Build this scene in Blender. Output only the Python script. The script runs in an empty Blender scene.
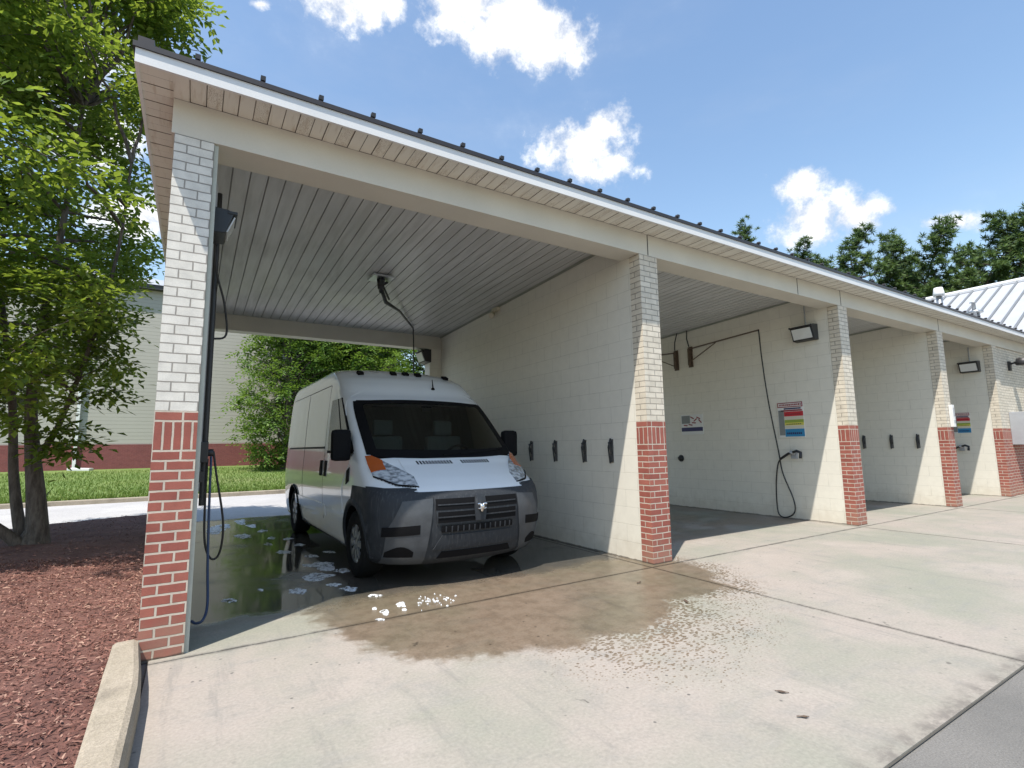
import bpy, bmesh, math, random
from mathutils import Vector, Matrix, noise as mnoise
random.seed(7)
scn = bpy.context.scene
COL = scn.collection
R = math.radians

# ------------------------------------------------------------------ helpers
class MB:
    """collects faces, links them as ONE mesh object"""
    def __init__(s): s.v = []; s.f = []; s.m = []; s.sm = []
    def face(s, pts, mi=0, smooth=False):
        n = len(s.v); s.v += [tuple(p) for p in pts]; s.f.append(tuple(range(n, n+len(pts)))); s.m.append(mi); s.sm.append(smooth)
    def grid(s, P, mi=0, smooth=True, closed_u=False):
        n = len(s.v); a = len(P); b = len(P[0])
        for row in P: s.v += [tuple(p) for p in row]
        for i in range(a-1):
            for j in range(b if closed_u else b-1):
                k = (j+1) % b
                s.f.append((n+i*b+j, n+i*b+k, n+(i+1)*b+k, n+(i+1)*b+j)); s.m.append(mi); s.sm.append(smooth)
    def box(s, x0, x1, y0, y1, z0, z1, mi=0, skip=''):
        p = [(x, y, z) for z in (z0, z1) for y in (y0, y1) for x in (x0, x1)]
        F = {'b': (0, 2, 3, 1), 't': (4, 5, 7, 6), 'f': (0, 1, 5, 4), 'k': (2, 6, 7, 3), 'l': (0, 4, 6, 2), 'r': (1, 3, 7, 5)}
        for k, q in F.items():
            if k not in skip: s.face([p[i] for i in q], mi)
    def obox(s, c, ax, ay, az, mi=0):
        c, ax, ay, az = map(Vector, (c, ax, ay, az))
        p = [c+ax*i+ay*j+az*k for k in (-1, 1) for j in (-1, 1) for i in (-1, 1)]
        for q in ((0, 2, 3, 1), (4, 5, 7, 6), (0, 1, 5, 4), (2, 6, 7, 3), (0, 4, 6, 2), (1, 3, 7, 5)):
            s.face([p[i] for i in q], mi)
    def tube(s, pts, r, seg=8, mi=0, cap=True):
        pts = [Vector(p) for p in pts]; rs = r if isinstance(r, (list, tuple)) else [r]*len(pts)
        rings = []; ref = None
        for i, p in enumerate(pts):
            d = (pts[min(i+1, len(pts)-1)]-pts[max(i-1, 0)]).normalized()
            if ref is None: ref = d.orthogonal().normalized()
            ref = (ref-d*ref.dot(d)).normalized(); b = d.cross(ref)
            rings.append([p+(ref*math.cos(t)+b*math.sin(t))*rs[i] for t in [2*math.pi*k/seg for k in range(seg)]])
        s.grid(rings, mi, True, True)
        if cap: s.face(list(reversed(rings[0])), mi); s.face(rings[-1], mi)
    def lathe(s, prof, o=(0, 0, 0), axis='z', seg=24, mi=0):
        rows = []
        for r, h in prof:
            row = []
            for k in range(seg):
                t = 2*math.pi*k/seg; a, b = r*math.cos(t), r*math.sin(t)
                q = {'z': (a, b, h), 'y': (a, h, b), 'x': (h, a, b)}[axis]
                row.append((q[0]+o[0], q[1]+o[1], q[2]+o[2]))
            rows.append(row)
        s.grid(rows, mi, True, True)
    def build(s, name, mats, parent=None, bevel=0, weld=False, autosmooth=None):
        me = bpy.data.meshes.new(name); me.from_pydata(s.v, [], s.f)
        for m in (mats if isinstance(mats, (list, tuple)) else [mats]): me.materials.append(m)
        me.polygons.foreach_set('material_index', s.m); me.polygons.foreach_set('use_smooth', s.sm)
        if weld or bevel:
            bm = bmesh.new(); bm.from_mesh(me); bmesh.ops.remove_doubles(bm, verts=bm.verts, dist=1e-5)
            if bevel:
                bmesh.ops.bevel(bm, geom=[e for e in bm.edges if len(e.link_faces) == 2 and e.calc_face_angle(0) > .6], offset=bevel, segments=2, profile=.6, affect='EDGES', clamp_overlap=True)
            bmesh.ops.recalc_face_normals(bm, faces=bm.faces); bm.to_mesh(me); bm.free()
        box_uv(me)
        o = bpy.data.objects.new(name, me); COL.objects.link(o)
        if parent: o.parent = parent
        return o

def box_uv(me):
    uv = me.uv_layers.new(name='UVMap').data
    V = me.vertices
    for p in me.polygons:
        n = p.normal; a = max(range(3), key=lambda i: abs(n[i]))
        for li in p.loop_indices:
            c = V[me.loops[li].vertex_index].co
            uv[li].uv = ((c.y, c.z), (c.x, c.z), (c.x, c.y))[a]

def tag(o, label=None, cat=None, group=None, kind=None):
    if label: o['label'] = label
    if cat: o['category'] = cat
    if group: o['group'] = group
    if kind: o['kind'] = kind
    return o
def thing(name, label, cat, loc=(0, 0, 0), group=None):
    o = bpy.data.objects.new(name, None); COL.objects.link(o); o.location = loc; o.empty_display_size = .2
    return tag(o, label, cat, group)
def dup(root, loc, label=None, rot=None):
    r = root.copy(); COL.objects.link(r); r.location = loc
    if rot is not None: r.rotation_euler = rot
    if label: r['label'] = label
    for ch in list(root.children):
        c = ch.copy(); COL.objects.link(c); c.parent = r
        for g in list(ch.children):
            d = g.copy(); COL.objects.link(d); d.parent = c
    return r

# ------------------------------------------------------------------ materials
class NT:
    def __init__(s, name):
        s.mat = bpy.data.materials.new(name); s.mat.use_nodes = True; s.t = s.mat.node_tree; s.n = s.t.nodes
        s.p = s.n['Principled BSDF']; s.out = s.n['Material Output']
    def a(s, typ, **k):
        x = s.n.new('ShaderNode'+typ)
        for q, v in k.items(): setattr(x, q, v)
        return x
    def l(s, a, b): s.t.links.new(a, b)
    def val(s, x, sock):
        if isinstance(x, (int, float)): sock.default_value = x
        elif isinstance(x, (tuple, list)): sock.default_value = (*x, 1) if len(x) == 3 and sock.type == 'RGBA' else x
        else: s.l(x, sock)
    def math(s, op, a, b=None, c=None, clamp=False):
        m = s.a('Math', operation=op, use_clamp=clamp)
        for i, x in enumerate((a, b, c)):
            if x is not None: s.val(x, m.inputs[i])
        return m.outputs[0]
    def vm(s, op, a, b=None):
        m = s.a('VectorMath', operation=op); s.val(a, m.inputs[0])
        if b is not None: s.val(b, m.inputs[1])
        return m.outputs['Value'] if op in ('LENGTH', 'DISTANCE', 'DOT_PRODUCT') else m.outputs[0]
    def mix(s, f, a, b, mode='MIX'):
        m = s.a('Mix', data_type='RGBA', blend_type=mode); s.val(f, m.inputs[0]); s.val(a, m.inputs[6]); s.val(b, m.inputs[7]); return m.outputs[2]
    def ramp(s, x, lo, hi, a=0., b=1., smooth=True):
        m = s.a('MapRange', interpolation_type='SMOOTHSTEP' if smooth else 'LINEAR'); s.val(x, m.inputs[0])
        for i, v in zip((1, 2, 3, 4), (lo, hi, a, b)): s.val(v, m.inputs[i])
        return m.outputs[0]
    def noise(s, vec, scale, detail=4, rough=.55, col=False):
        m = s.a('TexNoise'); s.l(vec, m.inputs['Vector']); m.inputs['Scale'].default_value = scale; m.inputs['Detail'].default_value = detail; m.inputs['Roughness'].default_value = rough
        return m.outputs['Color' if col else 'Fac']
    def obj(s): return s.a('TexCoord').outputs['Object']
    def pos(s): return s.a('NewGeometry').outputs['Position']
    def uv(s): return s.a('UVMap').outputs[0]
    def scale(s, vec, sx, sy, sz):
        m = s.a('Mapping'); s.l(vec, m.inputs[0]); m.inputs['Scale'].default_value = (sx, sy, sz); return m.outputs[0]
    def bump(s, h, strength=.3, dist=.01):
        b = s.a('Bump'); b.inputs['Strength'].default_value = strength; b.inputs['Distance'].default_value = dist; s.val(h, b.inputs['Height']); s.l(b.outputs[0], s.p.inputs['Normal'])
    def col(s, c): s.val(c, s.p.inputs['Base Color'])
    def rough(s, r): s.val(r, s.p.inputs['Roughness'])

def mat(name, c, rough=.5, metal=0., var=.12, vscale=3., fine=.06, fscale=60., bump=0., coat=0., ior=1.5, spec=None):
    t = NT(name); v = t.pos()
    n = t.noise(v, vscale); f = t.noise(v, fscale, 3)
    k = t.math('ADD', t.ramp(n, .25, .75, 1-var, 1+var, False), t.ramp(f, .2, .8, -fine, fine, False))
    t.col(t.mix(1., c, _comb(t, k), 'MULTIPLY'))
    t.rough(t.ramp(n, .2, .8, max(.02, rough*.85), min(1, rough*1.15), False)); t.p.inputs['Metallic'].default_value = metal
    t.p.inputs['Coat Weight'].default_value = coat; t.p.inputs['IOR'].default_value = ior
    if spec is not None: t.p.inputs['Specular IOR Level'].default_value = spec
    if bump: t.bump(f, bump, .004)
    return t.mat
def _comb(t, k):
    c = t.a('CombineXYZ')
    for i in range(3): t.l(k, c.inputs[i])
    return c.outputs[0]

def brick_mat(name, cols, mortar, bw, rh, ms, offu=0., soldier=None, rough=.8, bumpd=.006, hue=.35, nv=.17, grime=.25):
    """brick courses on the box UV; 'soldier' = (z0, z1, width) band of upright bricks"""
    t = NT(name); uv = t.uv()
    def br(vec, w, h, off=.5):
        b = t.a('TexBrick'); b.offset = off; t.l(vec, b.inputs['Vector'])
        b.inputs['Scale'].default_value = 1; b.inputs['Brick Width'].default_value = w; b.inputs['Row Height'].default_value = h
        b.inputs['Mortar Size'].default_value = ms; b.inputs['Mortar Smooth'].default_value = .25; b.inputs['Bias'].default_value = 0
        b.inputs['Color1'].default_value = (0, 0, 0, 1); b.inputs['Color2'].default_value = (1, 1, 1, 1); b.inputs['Mortar'].default_value = (.5, .5, .5, 1)
        return b.outputs['Color'], b.outputs['Fac']
    wob = t.vm('SCALE', t.noise(t.pos(), 14, 2, col=True)); wob.node.inputs['Scale'].default_value = .006
    m = t.vm('ADD', t.vm('ADD', uv, (offu, 0, 0)), wob)
    c, f = br(m, bw, rh)
    if soldier:
        z0, z1, w = soldier
        sx = t.a('SeparateXYZ'); t.l(m, sx.inputs[0])
        cb = t.a('CombineXYZ'); t.l(sx.outputs[0], cb.inputs[0]); t.l(t.math('ADD', sx.outputs[1], -z0), cb.inputs[1])
        c2, f2 = br(cb.outputs[0], w, z1-z0, 0)
        inside = t.math('MULTIPLY', t.math('GREATER_THAN', sx.outputs[1], z0), t.math('LESS_THAN', sx.outputs[1], z1))
        c = t.mix(inside, c, c2)
        mf = t.a('Mix', data_type='FLOAT'); t.l(inside, mf.inputs[0]); t.l(f, mf.inputs[2]); t.l(f2, mf.inputs[3]); f = mf.outputs[0]
    n = t.noise(t.pos(), 9, 5); n2 = t.noise(t.pos(), 110, 3)
    sep = t.a('SeparateColor'); t.l(c, sep.inputs[0])
    bc = t.mix(t.ramp(sep.outputs[0], .0, 1., .5-hue, .5+hue, False), cols[0], cols[1])
    bc = t.mix(1., bc, _comb(t, t.math('ADD', t.ramp(n, .2, .8, 1-nv, 1+nv, False), t.ramp(n2, .2, .8, -nv*.6, nv*.6, False))), 'MULTIPLY')
    col = t.mix(f, bc, t.mix(1., mortar, _comb(t, t.ramp(n, .2, .8, .8, 1.15, False)), 'MULTIPLY'))
    # grime splashed up from the floor
    z = t.a('SeparateXYZ'); t.l(t.pos(), z.inputs[0])
    g = t.ramp(t.math('ADD', z.outputs[2], t.math('MULTIPLY', n, .5)), .25, .62, 1, 0)
    col = t.mix(t.math('MULTIPLY', g, grime), col, (.42, .34, .24))
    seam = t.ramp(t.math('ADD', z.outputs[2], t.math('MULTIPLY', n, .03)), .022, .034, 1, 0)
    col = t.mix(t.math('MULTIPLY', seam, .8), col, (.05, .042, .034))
    t.col(col); t.rough(rough)
    t.bump(t.math('ADD', t.math('MULTIPLY', f, -1.), t.math('MULTIPLY', n2, .18)), .9, bumpd)
    return t.mat

M = {}
M['brick_red'] = brick_mat('red brick', ((.25, .068, .050), (.345, .115, .082)), (.52, .45, .37), .2, .0676, .0065, soldier=(1.352, 1.5548, .0676))
M['brick_p1'] = brick_mat('red brick near', ((.25, .068, .050), (.345, .115, .082)), (.52, .45, .37), .1667, .0676, .0078, offu=-.02, soldier=(1.352, 1.5548, .0565))
M['brick_white'] = brick_mat('cream brick', ((.56, .50, .405), (.68, .615, .51)), (.33, .29, .235), .2, .0676, .0055, rough=.55)
M['brick_white_p1'] = brick_mat('painted white brick near', ((.62, .59, .525), (.68, .65, .585)), (.30, .275, .24), .1667, .0676, .0048, offu=-.02, rough=.55)
M['block'] = brick_mat('painted block wall', ((.70, .665, .58), (.72, .685, .60)), (.56, .53, .455), .406, .2032, .0026, rough=.38, bumpd=.0012, hue=.10, nv=.045)
M['trim_white'] = mat('white painted aluminium', (.68, .68, .67), .4, var=.05, vscale=2, fine=.02)
M['beam'] = mat('cream painted beam', (.60, .565, .485), .5, var=.08, vscale=1.5, fine=.03)
M['gutter_black'] = mat('dark brown metal edge', (.028, .024, .024), .45)
M['roof_dark'] = mat('dark bronze metal roof', (.045, .042, .042), .4, .3)
M['jamb'] = mat('grey green painted trim', (.42, .43, .37), .6)

def soffit_mat(name, perf):
    t = NT(name); v = t.pos()
    n = t.noise(v, 6, 5, .65); st = t.noise(t.scale(v, 30, 4, 4), 1., 4)
    c = t.mix(t.ramp(st, .5, .75), (.69, .67, .60), (.56, .51, .43))
    if perf:
        vo = t.a('TexVoronoi'); t.l(v, vo.inputs['Vector']); vo.inputs['Scale'].default_value = 150
        c = t.mix(t.math('MULTIPLY', t.ramp(vo.outputs['Distance'], .25, .45, 1, 0), t.ramp(n, .35, .6, .25, .9)), c, (.27, .21, .155))
    t.col(c); t.rough(.5); return t.mat
M['soffit'] = soffit_mat('vinyl soffit', False); M['soffit_perf'] = soffit_mat('perforated vinyl soffit', True)

def ceiling_mat():
    t = NT('ribbed metal ceiling'); v = t.pos()
    n = t.noise(v, 1.3, 5); n2 = t.noise(t.scale(v, 6, .6, 1), 2.5, 4)
    t.col(t.mix(t.ramp(n2, .35, .7), t.mix(t.ramp(n, .3, .7), (.50, .505, .50), (.58, .58, .57)), (.44, .44, .43))); t.rough(t.ramp(n, .3, .7, .3, .5)); t.p.inputs['Metallic'].default_value = 0.; return t.mat
M['ceiling'] = ceiling_mat(); M['groove'] = mat('shadowed groove liner', (.33, .33, .325), .8)
M['board_gap'] = mat('dark board gap', (.33, .285, .235), .8)  # soffit gaps, coloured darker than the boards

def concrete_mat(name, dark=0.):
    t = NT(name); v = t.pos()
    big = t.noise(v, .55, 6, .6); mid = t.noise(v, 2.6, 6, .65); fine = t.noise(v, 55, 4, .6); mid2 = t.noise(t.vm('ADD', v, (31, 7, 0)), 1.1, 5, .6)
    c = t.mix(t.ramp(big, .35, .65), (.245, .245, .200), (.325, .285, .250))
    c = t.mix(t.math('MULTIPLY', t.ramp(mid2, .5, .72), .5), c, (.37, .325, .29))
    c = t.mix(t.math('MULTIPLY', t.ramp(mid, .5, .75), .45), c, (.205, .205, .19))
    c = t.mix(t.math('MULTIPLY', t.ramp(t.noise(t.scale(v, 1., 4., 1), 1.7, 5, .6), .52, .75), .35), c, (.215, .215, .205))
    # grain, mottling, drip and tyre stains
    m3 = t.noise(t.vm('ADD', v, (3, 17, 0)), 7., 6, .75)
    c = t.mix(t.math('MULTIPLY', t.ramp(m3, .52, .72), .34), c, (.175, .17, .155))
    c = t.mix(t.math('MULTIPLY', t.ramp(t.noise(t.vm('ADD', v, (13, 2, 0)), 16., 5, .7), .58, .74), .4), c, (.36, .335, .30))
    sm = t.noise(t.scale(v, 5., .55, 1), 1.3, 6, .7)
    c = t.mix(t.math('MULTIPLY', t.ramp(sm, .54, .72), .42), c, (.165, .16, .15))
    pk = t.a('TexVoronoi'); t.l(v, pk.inputs['Vector']); pk.inputs['Scale'].default_value = 9.
    c = t.mix(t.math('MULTIPLY', t.ramp(pk.outputs['Distance'], .05, .11, 1, 0), t.ramp(big, .48, .56)), c, (.12, .11, .10))
    # small dark spots and old stains
    vo = t.a('TexVoronoi'); t.l(t.vm('ADD', v, t.vm('SCALE', t.noise(v, 12, 2, col=True)) ), vo.inputs['Vector']); vo.inputs['Scale'].default_value = 2.3
    vo.inputs['Vector'].links[0].from_node.inputs[1].links[0].from_node.inputs['Scale'].default_value = .2
    c = t.mix(t.math('MULTIPLY', t.ramp(vo.outputs['Distance'], .03, .075, 1, 0), t.ramp(mid, .45, .6)), c, (.13, .12, .105))
    c = t.mix(1., c, _comb(t, t.ramp(fine, .2, .8, .82, 1.16, False)), 'MULTIPLY')
    # dirt gathered along the joints, and broken joint edges
    pj = t.a('SeparateXYZ'); t.l(t.vm('ADD', v, t.vm('SCALE', t.vm('SUBTRACT', t.noise(v, 6., 4, .7, True), (.5, .5, .5)))), pj.inputs[0])
    pj.inputs[0].links[0].from_node.inputs[1].links[0].from_node.inputs['Scale'].default_value = .05
    jd = t.math('ABSOLUTE', t.math('ADD', pj.outputs[1], .075))
    for xj in (4.62, 9.33, 13.40): jd = t.math('MINIMUM', jd, t.math('ABSOLUTE', t.math('SUBTRACT', pj.outputs[0], xj)))
    c = t.mix(t.math('MULTIPLY', t.ramp(jd, .008, .045, 1, 0), t.ramp(m3, .35, .6, .15, .75)), c, (.10, .092, .08))
    c = t.mix(t.math('MULTIPLY', t.ramp(t.math('MINIMUM', t.math('ABSOLUTE', t.math('ADD', pj.outputs[1], 3.06)), 9), .01, .12, 1, 0), t.ramp(m3, .4, .6, .1, .7)), c, (.14, .125, .11))
    # wet areas: round the van and out of the first bay
    xyz = t.a('SeparateXYZ'); wob = t.noise(v, 1.9, 5, .7, True)
    d = t.vm('SCALE', t.vm('SUBTRACT', wob, (.5, .5, .5))); d.node.inputs['Scale'].default_value = .8
    vv = t.vm('ADD', v, d); t.l(vv, xyz.inputs[0])
    def ell(cx, cy, rx, ry): return t.vm('LENGTH', t.vm('DIVIDE', t.vm('SUBTRACT', vv, (cx, cy, 0)), (rx, ry, 1000)))
    e = t.math('MINIMUM', ell(2.85, .3, 1.78, 1.72), ell(4.1, -.15, .95, 1.0))
    wet = t.ramp(e, .93, 1.02, 1, 0)
    ring = t.math('MULTIPLY', t.ramp(e, .95, 1.75, 1, 0), t.ramp(e, .9, .96))
    spots = t.a('TexVoronoi'); t.l(t.scale(v, 1, 1.5, 1), spots.inputs['Vector']); spots.inputs['Scale'].default_value = 30; spots.inputs['Randomness'].default_value = 1
    right = t.ramp(xyz.outputs[0], 1.6, 3.0)
    spk = t.math('MULTIPLY', t.math('LESS_THAN', spots.outputs['Distance'], t.math('MULTIPLY', t.math('MULTIPLY', ring, right), .56)), t.ramp(mid, .30, .48))
    inb = t.math('MULTIPLY', t.ramp(xyz.outputs[1], .35, .75), t.math('MULTIPLY', t.ramp(xyz.outputs[0], 4.95, 4.7), t.ramp(xyz.outputs[1], 7.7, 7.3)))
    bay2 = t.math('MULTIPLY', t.ramp(xyz.outputs[1], .5, 1.2), t.math('MULTIPLY', t.ramp(xyz.outputs[0], 4.9, 5.1), t.ramp(mid2, .38, .55)))
    # thin dark water lines that ran out ahead of the wet edge
    w1 = t.math('MAXIMUM', t.math('MAXIMUM', wet, t.math('MULTIPLY', spk, 1.)), inb); W = t.math('MAXIMUM', w1, t.math('MULTIPLY', bay2, .75))
    c = t.mix(W, c, t.mix(1., c, t.mix(inb, t.mix(t.ramp(m3, .35, .65), (.47, .40, .325), (.66, .575, .48)), (.28, .27, .26)), 'MULTIPLY'))
    t.col(c)
    film = t.math('MULTIPLY', inb, t.ramp(t.noise(v, .9, 4), .30, .5))
    r = t.mix(film, t.mix(W, (.85, .85, .85), (.34, .34, .34)), (.055, .055, .055)); t.l(r, t.p.inputs['Roughness'])
    t.p.inputs['IOR'].default_value = 1.42
    h = t.math('MULTIPLY', t.math('ADD', t.math('MULTIPLY', fine, .5), mid), t.math('SUBTRACT', 1.06, film)); t.bump(h, .25, .01)
    return t.mat
M['concrete'] = concrete_mat('weathered concrete')
M['joint'] = mat('dirty joint filler', (.07, .065, .055), .9)

def ground_mat(name, a, b, sc, fs, rough=.9, bump=.5, c3=None):
    t = NT(name); v = t.pos(); n = t.noise(v, sc, 6, .65); f = t.noise(v, fs, 4, .7)
    c = t.mix(t.ramp(n, .3, .7), a, b)
    if c3: c = t.mix(t.ramp(t.noise(t.vm('ADD', v, (9, 4, 0)), sc*.4, 5), .52, .7), c, c3)
    t.col(t.mix(1., c, _comb(t, t.ramp(f, .2, .8, .6, 1.4, False)), 'MULTIPLY')); t.rough(rough); t.bump(f, bump, .02); return t.mat
M['asphalt'] = ground_mat('old grey asphalt', (.15, .145, .135), (.20, .19, .175), 1.2, 120, .9, .6, (.085, .083, .08))
M['road'] = ground_mat('pale road concrete', (.36, .35, .345), (.43, .42, .41), .6, 60, .9, .3)
M['dirt'] = ground_mat('plain ground', (.10, .085, .06), (.08, .09, .045), .05, 4, .95, .3)
M['lawn'] = ground_mat('mown lawn', (.095, .155, .03), (.14, .19, .045), .35, 25, .95, .8, (.16, .19, .06))
M['mulch_soil'] = ground_mat('dark mulch soil', (.10, .042, .033), (.17, .08, .062), 4, 40, .95, .9)
def island_mat(name, cols, rough=.8, trans=0., tcol=None, spec=.3):
    t = NT(name); g = t.a('NewGeometry'); rnd = g.outputs['Random Per Island']
    cr = t.a('ValToRGB'); t.l(rnd, cr.inputs[0]); e = cr.color_ramp.elements
    e[0].color = (*cols[0], 1); e[1].color = (*cols[-1], 1); e[0].position = 0; e[1].position = 1
    for i, c in enumerate(cols[1:-1]): x = e.new((i+1)/(len(cols)-1)); x.color = (*c, 1)
    c = t.mix(1., cr.outputs[0], _comb(t, t.ramp(t.noise(t.pos(), 30, 3), .2, .8, .75, 1.25, False)), 'MULTIPLY')
    t.col(c); t.rough(rough); t.p.inputs['Specular IOR Level'].default_value = spec
    if trans:
        tr = t.a('BsdfTranslucent'); t.l(t.mix(.5, c, tcol), tr.inputs[0]); mx = t.a('MixShader'); mx.inputs[0].default_value = trans
        t.l(t.p.outputs[0], mx.inputs[1]); t.l(tr.outputs[0], mx.inputs[2]); t.l(mx.outputs[0], t.out.inputs[0])
    return t.mat
M['chips'] = island_mat('red brown bark chips', [(.075, .030, .023), (.165, .072, .055), (.225, .108, .083), (.125, .05, .038), (.27, .145, .113), (.34, .215, .16)], .85)
M['leaf'] = island_mat('fresh green leaves', [(.04, .085, .016), (.08, .15, .022), (.135, .21, .032), (.21, .265, .045)], .4, .5, (.40, .50, .05))
M['leaf_bright'] = island_mat('bright green leaves', [(.045, .10, .018), (.08, .155, .026), (.12, .205, .036), (.17, .26, .055)], .5, .4, (.28, .42, .05))
M['leaf_dark'] = island_mat('dark green leaves', [(.018, .04, .010), (.03, .06, .015), (.045, .085, .02)], .5, .25, (.12, .2, .03))
M['needle'] = island_mat('pine needles', [(.035, .07, .022), (.06, .11, .032), (.085, .14, .04), (.12, .17, .05)], .6, .3, (.2, .3, .06))
M['grass'] = island_mat('grass blades', [(.06, .11, .015), (.10, .17, .025), (.14, .21, .035), (.20, .22, .07)], .7, .3, (.2, .3, .03))
def foam_mat():
    t = NT('lacy soap foam'); v = t.pos(); n = t.noise(v, 26, 5, .7); big = t.noise(v, 7, 3)
    t.col(t.mix(n, (.70, .73, .76), (.86, .87, .88))); t.rough(.5); t.bump(t.noise(v, 180, 2), .5, .004)
    tr = t.a('BsdfTransparent'); mx = t.a('MixShader'); t.l(t.ramp(t.math('ADD', n, t.math('MULTIPLY', big, .4)), .56, .74), mx.inputs[0]); t.l(tr.outputs[0], mx.inputs[1]); t.l(t.p.outputs[0], mx.inputs[2]); t.l(mx.outputs[0], t.out.inputs[0]); return t.mat
M['foam'] = foam_mat()
def bark_mat():
    t = NT('grey brown bark'); v = t.pos(); n = t.noise(t.scale(v, 9, 9, 2), 2., 6, .7)
    t.col(t.mix(t.ramp(n, .3, .7), (.055, .042, .034), (.15, .125, .105))); t.rough(.9); t.bump(n, .8, .02); return t.mat
M['bark'] = bark_mat()
def siding_mat():
    t = NT('beige lap siding'); uv = t.uv(); s = t.a('SeparateXYZ'); t.l(uv, s.inputs[0])
    fr = t.math('FRACT', t.math('MULTIPLY', s.outputs[1], 1/.2)); n = t.noise(t.pos(), .8, 4)
    line = t.ramp(fr, 0., .10, 1, 0)
    t.col(t.mix(t.math('MULTIPLY', line, .55), t.mix(n, (.33, .315, .275), (.37, .355, .31)), (.17, .155, .125))); t.rough(.6); t.bump(t.math('MULTIPLY', fr, -1.), .6, .02); return t.mat
M['siding'] = siding_mat()
M['maroon'] = brick_mat('maroon brick plinth', ((.17, .045, .045), (.21, .06, .055)), (.22, .09, .085), .2, .0676, .006)
M['seam_roof'] = mat('white standing seam metal', (.40, .415, .44), .45, .0, var=.06)
M['seam_rib'] = mat('grey standing seam', (.17, .18, .19), .5)
M['galv'] = mat('galvanised steel', (.48, .50, .51), .35, .85, var=.2, vscale=12)
M['black_rubber'] = mat('black rubber hose', (.016, .016, .018), .45)
M['blue_hose'] = mat('dark blue hose', (.02, .04, .10), .4)
M['black_metal'] = mat('black powder coated metal', (.022, .022, .024), .45)
M['rust_steel'] = mat('rusty brown steel', (.13, .095, .07), .65, .3, var=.35, vscale=20, bump=.3)
M['steel_clip'] = mat('dull steel clip', (.20, .20, .20), .4, .8)
M['lens'] = mat('frosted lamp glass', (.62, .63, .62), .25, coat=.4)
M['cream_plastic'] = mat('cream plastic', (.55, .50, .38), .5)
M['grey_steel'] = mat('grey painted steel', (.36, .37, .39), .45)
M['kerb'] = ground_mat('aged kerb concrete', (.29, .25, .19), (.35, .30, .235), 5, 90, .9, .4, (.21, .18, .14))
# van
M['paint'] = mat('white van paint', (.74, .76, .78), .20, var=.02, fine=.01, coat=.7)
def bumper_mat():
    t = NT('dark grey bumper plastic'); v = t.pos()
    n = t.noise(v, 8, 5); runs = t.noise(t.scale(v, 55, 55, 2.2), 1., 3)
    t.col(t.mix(t.ramp(runs, .5, .8), t.mix(n, (.024, .027, .032), (.038, .042, .048)), (.062, .067, .073))); t.rough(t.ramp(n, .3, .7, .45, .65)); t.p.inputs['Specular IOR Level'].default_value = .22; return t.mat
M['bumper'] = bumper_mat()
M['bumper_pod'] = mat('lighter grey bumper plastic', (.060, .065, .072), .42, var=.2, vscale=9, spec=.35)
M['van_black'] = mat('black van plastic', (.008, .008, .009), .65, spec=.08)
M['glass_dark'] = mat('dark van glass', (.014, .020, .019), .09, var=.0, fine=0, ior=1.38)
def glass_mat():
    t = NT('tinted windscreen glass'); fr = t.a('Fresnel'); t.l(t.math('SUBTRACT', 1.5, t.math('MULTIPLY', t.a('NewGeometry').outputs['Backfacing'], .8333)), fr.inputs[0])
    tr = t.a('BsdfTransparent'); tr.inputs[0].default_value = (.50, .58, .54, 1); gl = t.a('BsdfGlossy'); gl.inputs['Roughness'].default_value = .05; gl.inputs['Color'].default_value = (.9, .95, .95, 1)
    mx = t.a('MixShader'); t.l(fr.outputs[0], mx.inputs[0]); t.l(tr.outputs[0], mx.inputs[1]); t.l(gl.outputs[0], mx.inputs[2]); t.l(mx.outputs[0], t.out.inputs[0]); return t.mat
M['windscreen'] = glass_mat(); M['cabin'] = mat('dark cabin trim', (.022, .023, .024), .7); M['seat_fabric'] = mat('grey seat fabric', (.075, .076, .075), .9)
M['chrome'] = mat('chrome', (.75, .76, .78), .12, 1., var=.03)
M['amber'] = mat('amber lens', (.42, .085, .015), .15, coat=.6)
def lamp_mat():
    t = NT('headlamp reflector'); v = t.pos(); vo = t.a('TexNoise'); t.l(t.scale(v, 18, 8, 34), vo.inputs[0]); vo.inputs['Scale'].default_value = 1.; vo.inputs['Detail'].default_value = 4
    t.col(t.mix(t.ramp(vo.outputs['Fac'], .35, .65), (.72, .78, .85), (.20, .23, .27))); t.p.inputs['Metallic'].default_value = .35; t.rough(.12); t.p.inputs['Coat Weight'].default_value = 1.; t.p.inputs['Coat Roughness'].default_value = .03; t.bump(vo.outputs['Fac'], .3, .01); return t.mat
M['lamp'] = lamp_mat()
M['tyre'] = mat('tyre rubber', (.012, .012, .012), .85, bump=.3, spec=.15)
M['rim'] = mat('silver wheel cover', (.42, .43, .44), .3, .8)
M['seam'] = mat('panel gap shadow strip', (.05, .05, .05), .7)
for nm, c in (('sign_white', (.72, .71, .68)), ('sign_red', (.50, .03, .04)), ('sign_maroon', (.26, .03, .04)), ('sign_yellow', (.62, .56, .10)), ('sign_green', (.28, .36, .06)), ('sign_blue', (.03, .22, .42)), ('sign_navy', (.03, .03, .10)), ('sign_grey', (.22, .23, .22)), ('sign_cream', (.62, .58, .46)), ('sign_orange', (.60, .22, .04))):
    M[nm] = mat(nm.replace('_', ' '), c, .45, var=.06, fine=.03)

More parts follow.
